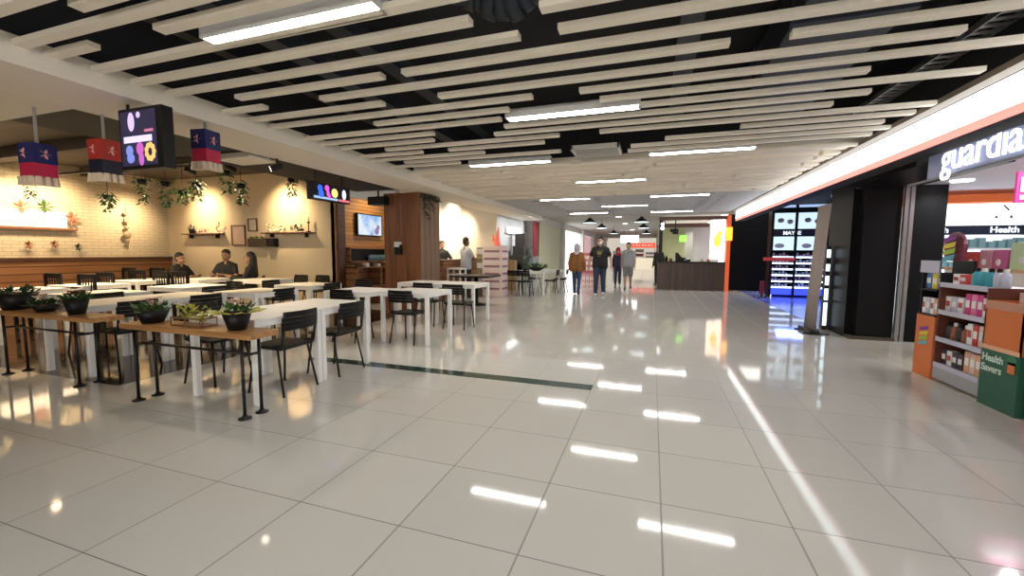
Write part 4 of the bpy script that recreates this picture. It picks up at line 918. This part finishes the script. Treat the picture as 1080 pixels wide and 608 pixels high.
# slim promo stand (orange)
t = thing('promo_stand', 'slim orange promotional stand with a round-topped header at the pharmacy entrance', 'display stand', (2.82, 5.66, 0))
MB().box(0, .3, -.16, .15, 0, .66, .004).build('orange_front', ORANGE, t)
for z in (.68, .95): MB().box(0, .3, -.16, .15, z-.02, z, .003).build('shelf_tray', BLACK, t)
for y in (-.155, .145): MB().box(.02, .3, y-.008, y+.008, .66, 1.12).build('side_wall', BLACK, t)
MB().box(.27, .3, -.16, .15, .66, 1.25).build('back_wall', BLACK, t)
MB().box(-.003, .006, -.16, .15, 1.12, 1.25).build('price_header', LIL, t)
m = MB(); pts = [(-.11, 1.25), (.15, 1.25)] + [(.02+.15*math.cos(a), 1.38+.16*math.sin(a)) for a in [k*PI/12 for k in range(13)]]
hd = m.prism(pts, .02, .05).build('round_header', mat('maroon_board', (.18, .03, .05), .4), t); hd.data.transform(Matrix.Translation((.06, -.28, 0)) @ Matrix.Rotation(-PI/2, 4, 'Z') @ Matrix.Translation((-.1, 0, 0)))
def burst(y, z, s, x, par):
    for k, (c, dz) in enumerate(((YEL, .0), (mat('violet_mark', (.25, .03, .3), .5), .05), (mat('lime_mark', (.35, .5, .05), .5), -.05), (mat('cyan_mark', (.1, .4, .5), .5), -.1))):
        m = MB(); m.prism([(-s*.6, dz*s*8-.012-s*.1), (s*.5, dz*s*8+.01-s*.1), (s*.6, dz*s*8+.03+s*.1), (-s*.5, dz*s*8+s*.1)], -.002, 0)
        o = m.build('logo_stroke', c, par); o.data.transform(Matrix.Translation((x-k*.0006, y, z)) @ Matrix.Rotation(-PI/2, 4, 'Z'))
burst(-.0, .46, .13, -.001, t); burst(-.2, 1.40, .16, -.006+.05, t)
product_row('product_carton', 'small pale carton in the tray above the orange stand front', 'carton', 'cartons in the orange stand tray', 4, (2.88, 5.76, .68), (0, -.07, 0), (.06, .055, .17), (WHITECARD, LIL, WHITECARD, PEACH))
product_row('product_pack', 'yellow and blue pack on the top tray of the orange stand', 'pack', 'yellow and blue packs on the orange stand', 3, (2.90, 5.75, .95), (0, -.10, 0), (.06, .085, .16), (BLU, YEL, BLU))
# shelf unit
t = thing('promo_shelf', 'orange backed shelf unit of small goods between the orange stand and the green bin', 'shelf unit', (2.83, 5.15, 0))
MB().box(0, .4, -.33, .33, .03, .17, .003).build('plinth', mat('silver_grey', (.36, .37, .40), .35, .2), t)
MB().box(.37, .4, -.33, .33, .17, 1.02).build('back_board', ORANGE, t)
for y in (-.325, .325): MB().box(.0, .4, y-.01, y+.01, .17, 1.02).build('side_board', mat('dark_brown_board', (.12, .03, .015), .5), t)
for z in (.19, .46, .74, 1.02):
    s = MB().box(0, .4, -.32, .32, z-.02, z, .002).build('shelf_board', MATS['silver_grey'] if z < 1 else WHITECARD, t); MB().box(-.006, 0, -.32, .32, z-.035, z+.012).build('price_rail', LIL, s)
product_row('product_carton', 'small dark jar pack on the bottom shelf between orange stand and green bin', 'pack', 'dark packs on the bottom promo shelf', 4, (2.92, 5.43, .19), (0, -.08, 0), (.07, .07, .15), (DRK, WHITECARD, DRK))
product_row('product_bag', 'peach coloured pack at the right of the bottom promo shelf', 'pack', 'peach packs on the bottom promo shelf', 4, (2.92, 5.10, .19), (0, -.075, 0), (.07, .07, .2), (PEACH, PETALP))
product_row('product_bottle', 'small dark bottle on the middle promo shelf', 'bottle', 'dark bottles on the middle promo shelf', 4, (2.92, 5.43, .46), (0, -.08, 0), (.07, .07, .17), (DRK, TERRA), 'bottle')
product_row('product_carton', 'pale pink pack at the right of the middle promo shelf', 'pack', 'pale packs on the middle promo shelf', 4, (2.92, 5.10, .46), (0, -.075, 0), (.07, .065, .2), (WHITECARD, REDC, PETALP))
product_row('product_carton', 'white tub at the left of the upper promo shelf', 'tub', 'white tubs on the upper promo shelf', 3, (2.92, 5.43, .74), (0, -.09, 0), (.08, .08, .15), (WHITECARD, LIL))
product_row('product_carton', 'magenta pack in the middle of the upper promo shelf', 'pack', 'magenta packs on the upper promo shelf', 3, (2.92, 5.16, .74), (0, -.08, 0), (.07, .07, .2), (MAG, mat('rose_carton', (.75, .2, .4), .5)))
product_row('product_carton', 'white and lilac pack at the right of the upper promo shelf', 'pack', 'lilac packs on the upper promo shelf', 2, (2.92, 4.93, .74), (0, -.08, 0), (.07, .07, .18), (WHITECARD, LIL))
product_row('product_tub', 'white and red tub on top of the promo shelf', 'tub', 'tubs on top of the promo shelf', 2, (2.95, 5.40, 1.02), (0, -.1, 0), (.08, .09, .1), (WHITECARD, REDC))
product_row('product_bottle', 'teal bottle on top of the promo shelf', 'bottle', 'teal bottles on top of the promo shelf', 3, (2.95, 5.18, 1.02), (0, -.085, 0), (.075, .07, .17), (TEAL,), 'bottle')
product_row('product_bottle', 'pale grey bottle at the right end on top of the promo shelf', 'bottle', 'grey bottles on top of the promo shelf', 2, (2.95, 4.92, 1.02), (0, -.08, 0), (.07, .07, .17), (LIL,), 'bottle')
# inner island with larger boxes
t = thing('inner_island', 'white island shelf of boxed goods behind the promo shelf', 'shelf unit', (3.75, 6.45, 0))
MB().box(0, .5, -.9, .75, 0, 1.12).build('island_body', WHITE, t); MB().box(-.02, .52, -.92, .77, 1.12, 1.15).build('top_board', PEACH, t)
for i, (yy, w_, h, mm, l) in enumerate(((6.98, .2, .2, REDC, 'dark red gift box leftmost on the inner island'), (6.76, .2, .2, REDC, 'dark red gift box second on the inner island'), (6.54, .2, .22, mat('dusky_pink_box', (.55, .25, .32), .5), 'dusky pink gift box in the middle of the inner island'), (6.32, .2, .22, mat('rose_box', (.55, .12, .3), .5), 'rose gift box right of the dusky pink one'), (6.0, .36, .3, mat('mint_box', (.55, .7, .45), .5), 'tall mint green box at the right of the inner island'))):
    t = thing('gift_box', l, 'box', (3.86, yy, 1.15)); MB().box(-.08, .1, -w_/2, w_/2, 0, h, .004).build('carton', mm, t); MB().ball((-.082, .02, h*.35), .04, 10, (.1, 1, 1)).build('round_label', WHITECARD, t, True)
# green bin
t = thing('promo_bin', 'green and orange promotional bin with white words at the right edge', 'display bin', (2.80, 4.58, 0))
MB().box(0, .38, -.2, .2, 0, .50, .003).build('green_lower', GREEN, t)
m = MB(); m.box(0, .012, -.2, .2, .50, .92); m.box(0, .38, .188, .2, .50, .92); m.box(0, .38, -.2, -.188, .50, .92); m.box(.368, .38, -.2, .2, .50, .97); m.build('orange_upper', ORANGE, t)
MB().box(.012, .368, -.188, .188, .5, .74).build('bin_filling', TERRA, t)
MB().box(-.003, 0, -.2, .2, .50, .535).build('peach_stripe', PEACH, t); MB().box(-.004, .0, -.2, .2, .85, .92).build('pale_edge_strip', mat('salmon_card', (.5, .25, .17), .5), t)
TW = mat('pale_green_text', (.6, .75, .68), .5)
text('lettering', 'Health', TW, t, (-.003, .185, .40), FACE_NX, .088, .001, .002); text('lettering', 'Savers', TW, t, (-.003, .185, .31), FACE_NX, .088, .001, .002)
m = MB(); m.tube((-.006, -.14, .45), (-.002, -.14, .45), .05, seg=18); m.box(-.006, -.002, -.19, -.09, .40, .44); em = m.build('green_badge', mat('badge_green', (.02, .16, .08), .5), t)
MB().box(-.008, -.004, -.175, -.105, .35, .42).build('orange_badge', ORANGE, t)
product_row('product_carton', 'pale pack lying along the rim of the green and orange bin', 'pack', 'packs at the rim of the promotional bin', 3, (3.05, 4.72, .86), (0, -.12, 0), (.09, .1, .13), (PETALP, WHITECARD, PEACH))
t = thing('pink_promo_box', 'pink and purple display box cut by the right edge', 'display stand', (2.84, 4.1, 0)); MB().box(0, .4, -.22, .24, 0, .3, .003).build('pink_base', PINK, t); MB().box(.0, .4, -.22, .24, .3, .95, .003).build('purple_body', mat('dark_purple_board', (.10, .02, .06), .5), t)

# ------------------------------------------------------------------ people
SKIN = mat('skin_tan', (.42, .23, .15), .55); SKIN2 = mat('skin_light', (.55, .34, .25), .55); SHOE = mat('shoe_black', (.015, .015, .016), .5); SHOEW = mat('shoe_white', (.6, .6, .6), .5)
HAIR = mat('hair_black', (.012, .009, .008), .5)
def remesh(parts, name, m, parent, vox=.012, smooth=4):
    """parts: tapered capsules (p0, r0, p1, r1) or balls (c, r, (sx, sy, sz)) -> one continuous surface"""
    b = MB()
    for q in parts:
        if len(q) == 4:
            p0, r0, p1, r1 = q; b.tube(p0, p1, r0, r1, 14); b.ball(p0, r0, 14); b.ball(p1, r1, 14)
        else: b.ball(q[0], q[1], 16, q[2])
    o = b.build(name, m, None)
    md = o.modifiers.new('r', 'REMESH'); md.mode = 'VOXEL'; md.voxel_size = vox
    if smooth: s = o.modifiers.new('s', 'SMOOTH'); s.factor = .5; s.iterations = smooth
    dg = bpy.context.evaluated_depsgraph_get(); me = bpy.data.meshes.new_from_object(o.evaluated_get(dg))
    bpy.data.objects.remove(o)
    for p in me.polygons: p.use_smooth = True
    me.materials.clear(); me.materials.append(m); me.name = name
    o = bpy.data.objects.new(name, me); COL.objects.link(o); o.parent = parent; return o
def person(label, loc, rz, H, pose='walk', shirt=None, trousers=None, hair='short', skin=None, sleeve='short', shoes=None, shorts=False, stride=.16, arms=None, scarf=None, mask=None, bulk=1.0, phase=1, jacket=False, seat_z=.46, print_m=None):
    """faces -Y; local metres for a 1.75 m figure scaled to H"""
    skin = skin or SKIN; shoes = shoes or SHOE; k = H/1.75
    t = thing('person', label, 'person', loc, rz); V = Vector
    B = bulk
    if pose == 'sit':
        pz = .53; hip = [V((-.09, 0, pz)), V((.09, 0, pz))]; knee = [V((-.11, -.42, .52)), V((.11, -.42, .52))]; ank = [V((-.11, -.40, .09)), V((.11, -.40, .09))]
    else:
        pz = .93; hip = [V((-.09, 0, pz)), V((.09, 0, pz))]; s = stride*phase if pose == 'walk' else 0
        knee = [V((-.095, -s*.55-.02, .50)), V((.095, s*.35-.03, .50))]; ank = [V((-.095, -s, .085)), V((.095, s*1.0, .085 if s == 0 else .11))]
    sh = [V((-.168*B, .01, pz+.47)), V((.168*B, .01, pz+.47))]
    neck = V((0, .01, pz+.56)); head = V((0, -.015, pz+.70))
    if arms is None: arms = [((-.225*B, .04, pz+.18), (-.225*B, -.06, pz-.06)), ((.225*B, .04, pz+.18), (.225*B, -.04, pz-.06))]
    el = [V(a[0]) for a in arms]; wr = [V(a[1]) for a in arms]
    P = []
    tor = [((0, -.015, pz+.02), .10*B, (0, -.02, pz+.24), .095*B), ((0, -.02, pz+.24), .095*B, (0, -.012, pz+.40), .098*B), ((-.08*B, 0, pz+.02), .10*B, (-.075*B, 0, pz+.22), .095*B), ((.08*B, 0, pz+.02), .10*B, (.075*B, 0, pz+.22), .095*B), ((-.075*B, 0, pz+.22), .095*B, (-.10*B, .005, pz+.42), .10*B), ((.075*B, 0, pz+.22), .095*B, (.10*B, .005, pz+.42), .10*B), ((-.09*B, .005, pz+.40), .09*B, tuple(sh[0]), .05), ((.09*B, .005, pz+.40), .09*B, tuple(sh[1]), .05), ((-.03, .01, pz+.53), .05, tuple(sh[0]), .046), ((.03, .01, pz+.53), .05, tuple(sh[1]), .046), ((0, .01, pz+.46), .075, tuple(neck), .055)]
    P += tor
    legs = []
    for i in (0, 1):
        legs += [(hip[i], .088*B, knee[i], .056), (knee[i], .054, ank[i]+(knee[i]-ank[i])*.68, .055), (ank[i]+(knee[i]-ank[i])*.68, .055, ank[i], .036)]
    feet = [(ank[i]+V((0, .03, -.045)), .036, ank[i]+V((0, -.13, -.055)), .028) for i in (0, 1)]
    P += legs + feet
    upper = [(sh[i], .052, el[i], .040) for i in (0, 1)]; fore = [(el[i], .040, wr[i], .026) for i in (0, 1)]
    P += upper + fore
    for i in (0, 1):     # hands: palm, four fingers, thumb
        d = (wr[i]-el[i]).normalized(); side = V((0, -1, 0)) if abs(d.z) > .6 else V((1 if i == 0 else -1, 0, 0)); nrm = d.cross(side).normalized()
        side = (side - d*side.dot(d)).normalized()
        pc = wr[i]+d*.05; P += [(wr[i], .026, pc+side*.018, .022), (wr[i], .026, pc-side*.018, .022)]
        for q in range(4):
            b = pc+d*.03+side*(-.030+.02*q); l = (.055, .066, .07, .06)[q]; bend = nrm*(.018 if i == 0 else -.018)
            P += [(b, .0095, b+d*l*.55, .009), (b+d*l*.55, .009, b+d*l+bend, .008)]
        P += [(wr[i]+d*.02+side*.02, .012, wr[i]+d*.05+side*.055, .010), (wr[i]+d*.05+side*.055, .010, wr[i]+d*.08+side*.058, .008)]
    P += [(neck, .05, head+V((0, .01, -.05)), .055), (head+V((0, .012, .03)), .094, (.86, 1.02, 1.08)), (head+V((0, -.025, -.055)), .066, (.95, 1, 1.0)), (head+V((0, -.095, -.015)), .017, (.8, 1, 1.4)), (head+V((-.082, .01, -.01)), .022, (.5, .9, 1.4)), (head+V((.082, .01, -.01)), .022, (.5, .9, 1.4)), (head+V((0, -.085, -.06)), .018, (1.6, .7, .5))]
    remesh(P, 'body', skin, t, .0085, 2)
    for s in (-1, 1): MB().ball(head+V((s*.033, -.083, .015)), .0115, 10).build('eye', mat('eye_dark', (.02, .015, .012), .3), t, True)
    m = MB(); m.ball(head+V((0, -.094, -.062)), .02, 10, (1.1, .35, .28)); m.build('mouth', mat('lip', (.32, .12, .10), .5), t, True)
    g = .013
    S = [(a, b+g, c, d+g) for a, b, c, d in tor[:8]] + [(a, b+.008, c, d+g) for a, b, c, d in tor[8:10]]
    S += [((-.085*B, 0, pz-.04), .105*B+g, (-.08*B, 0, pz+.2), .10*B+g), ((.085*B, 0, pz-.04), .105*B+g, (.08*B, 0, pz+.2), .10*B+g)]
    for i in (0, 1):
        e = el[i] if sleeve == 'long' else sh[i].lerp(el[i], .62); S.append((sh[i], .050+g, e, (.045 if sleeve == 'long' else .052)+g))
        if sleeve == 'long': S.append((el[i], .044+g, el[i].lerp(wr[i], .93), .034+g))
    if jacket: S = [(a, b+.014, c, d+.014) for a, b, c, d in S]
    so = remesh(S, 'jacket' if jacket else 'shirt', shirt, t, .014, 3)
    if print_m:
        m = MB()
        for q in range(4): m.tube((-.11+.02*q, -.128*B, pz+.40-.05*q), (.11-.02*q, -.128*B, pz+.41-.05*q), .008, seg=6)
        m.ball((0, -.115*B, pz+.35), .04, 10, (2, .3, 1)); m.build('shirt_print', print_m, so)
    T = [((-.085*B, 0, pz+.03), .10*B+g*.6, (-.09*B, 0, pz-.05), .095*B+g*.6), ((.085*B, 0, pz+.03), .10*B+g*.6, (.09*B, 0, pz-.05), .095*B+g*.6)]
    for i in (0, 1):
        if shorts: T.append((hip[i], .095*B+g, hip[i].lerp(knee[i], .92), .072+g))
        else: T += [(hip[i], .09*B+g, knee[i], .062+g), (knee[i], .062+g, ank[i], .05+g*.8)]
    remesh(T, 'shorts' if shorts else 'trousers', trousers, t, .014, 3)
    remesh([(a+V((0, 0, .0)), b+.009, c, d+.012) for a, b, c, d in feet] + [(a+V((0, 0, -.008)), b+.009, c+V((0, 0, -.006)), d+.008) for a, b, c, d in feet], 'shoes', shoes, t, .011, 2)
    if hair == 'short': remesh([(head+V((0, .02, .07)), .094, (.97, 1.02, .92)), (head+V((0, .055, -.0)), .078, (1.02, .75, 1.1))], 'hair', HAIR, t, .011, 2)
    elif hair == 'long': remesh([(head+V((0, .03, .05)), .1, (.95, 1.0, 1.0)), (head+V((-.05, .06, 0)), .06, head+V((-.08, .08, -.38)), .06), (head+V((.05, .06, 0)), .06, head+V((.08, .08, -.38)), .06), (head+V((0, .08, 0)), .07, head+V((0, .1, -.4)), .07)], 'hair', HAIR, t, .014, 3)
    if scarf: remesh([(head+V((0, .022, .045)), .118, (.95, .98, 1.02)), (head+V((0, .035, -.02)), .112, (1.0, .8, 1.1)), (neck+V((0, .0, .02)), .085, (1.1, 1.05, .9)), (neck+V((0, -.01, -.06)), .14, (1.3, .85, .55)), (head+V((-.07, .0, -.05)), .045, (.7, 1, 1.6)), (head+V((.07, .0, -.05)), .045, (.7, 1, 1.6))], 'headscarf', scarf, t, .012, 3)
    if mask: remesh([(head+V((0, -.06, -.052)), .06, (1.05, .75, .85))], 'face_mask', mask, t, .011, 2)
    for c in kids(t):
        c.data.transform(Matrix.Scale(k, 4)) if c.type == 'MESH' else None
    for c in list(COL.objects):
        if c.parent and c.parent.parent == t: c.data.transform(Matrix.Scale(k, 4))
    if pose != 'sit':
        z = min(v.co.z for c in kids(t) for v in c.data.vertices); t.location.z -= z
    return t
DENIM = mat('dark_denim', (.022, .035, .075), .7, noise=.2); BLUEJ = mat('blue_jeans', (.03, .06, .15), .7, noise=.2)
BLK = mat('black_cotton', (.010, .010, .011), .8); GRY = mat('grey_cotton', (.27, .27, .28), .8); GRYS = mat('grey_shorts', (.16, .16, .17), .8)
person('large person walking in a black printed t-shirt, dark jeans and white shoes', (-1.5, 12.98, 0), -.08, 1.77, shirt=BLK, trousers=DENIM, skin=SKIN2, shoes=SHOEW, mask=WHITECARD, bulk=1.2, stride=.12, print_m=mat('gold_print', (.30, .25, .09), .6), arms=[((-.315, .03, 1.12), (-.34, -.05, .88)), ((.315, .04, 1.12), (.34, -.02, .88))])
person('person walking in a brown jacket, blue jeans and a patterned pale headscarf', (-2.23, 13.1, 0), PI-.1, 1.55, shirt=mat('brown_suede', (.27, .11, .03), .75, noise=.2), trousers=BLUEJ, hair=None, sleeve='long', jacket=True, scarf=mat('patterned_scarf', (.50, .48, .52), .7, noise=.75, nscale=16), stride=.1, phase=-1, bulk=1.1)
person('person in a grey t-shirt and grey shorts walking beside the red headscarf', (-.8, 15.5, 0), .0, 1.66, shirt=GRY, trousers=GRYS, shorts=True, stride=.1, bulk=1.06)
person('person in a red headscarf and dark blue clothes behind the grey t-shirt walker', (-1.3, 17.4, 0), .1, 1.5, shirt=mat('navy_cloth', (.025, .028, .07), .8), trousers=mat('navy_cloth2', (.02, .022, .05), .8), hair=None, sleeve='long', scarf=mat('red_scarf', (.42, .02, .04), .7), stride=.08, phase=-1)
person('person in black standing half hidden by the left end of the kiosk', (.26, 18.2, 0), -.5, 1.6, pose='stand', shirt=BLK, trousers=BLK, sleeve='long')
person('person in a pale grey shirt standing at the service counter with back turned', (-5.05, 10.95, 0), PI-.5, 1.7, pose='stand', shirt=mat('pale_blue_grey_cotton', (.45, .48, .56), .8), trousers=BLK, skin=mat('skin_brown', (.20, .10, .06), .55), sleeve='short', arms=[((-.26, -.1, 1.14), (-.2, -.38, 1.12)), ((.26, -.1, 1.14), (.2, -.38, 1.12))])
person('staff person in black leaning on the service counter opposite the pale shirt', (-6.0, 11.3, 0), .9, 1.62, pose='stand', shirt=BLK, trousers=BLK, sleeve='long', arms=[((-.26, -.12, 1.2), (-.1, -.36, 1.14)), ((.26, -.12, 1.2), (.1, -.36, 1.14))])
ARM = [((-.26, -.12, .74), (-.12, -.36, .80)), ((.26, -.12, .74), (.12, -.36, .80))]
person('person in black seated in the middle of the group at the cream wall', (-9.15, 6.95, 0), .4, 1.72, pose='sit', shirt=mat('charcoal_cotton', (.02, .022, .024), .8), trousers=BLK, arms=ARM)
person('person with short black hair seated at the left of the group, turned sideways', (-9.98, 6.5, 0), 1.75, 1.62, pose='sit', shirt=BLK, trousers=BLK, arms=ARM)
person('person with long black hair seated at the right of the group, facing left', (-8.25, 6.8, 0), -.8, 1.66, pose='sit', shirt=BLK, trousers=BLK, hair='long', sleeve='long', arms=ARM)
for x, yy, d, l in ((-9.15, 6.97, .4, 'black chair under the seated middle person'), (-9.98, 6.5, 1.75, 'black chair under the seated left person'), (-8.25, 6.8, -.8, 'black chair under the seated person with long hair')):
    place('chair', mk_chair, l, 'chair', (x, yy, 0), d, 'black slim chairs of the eatery')
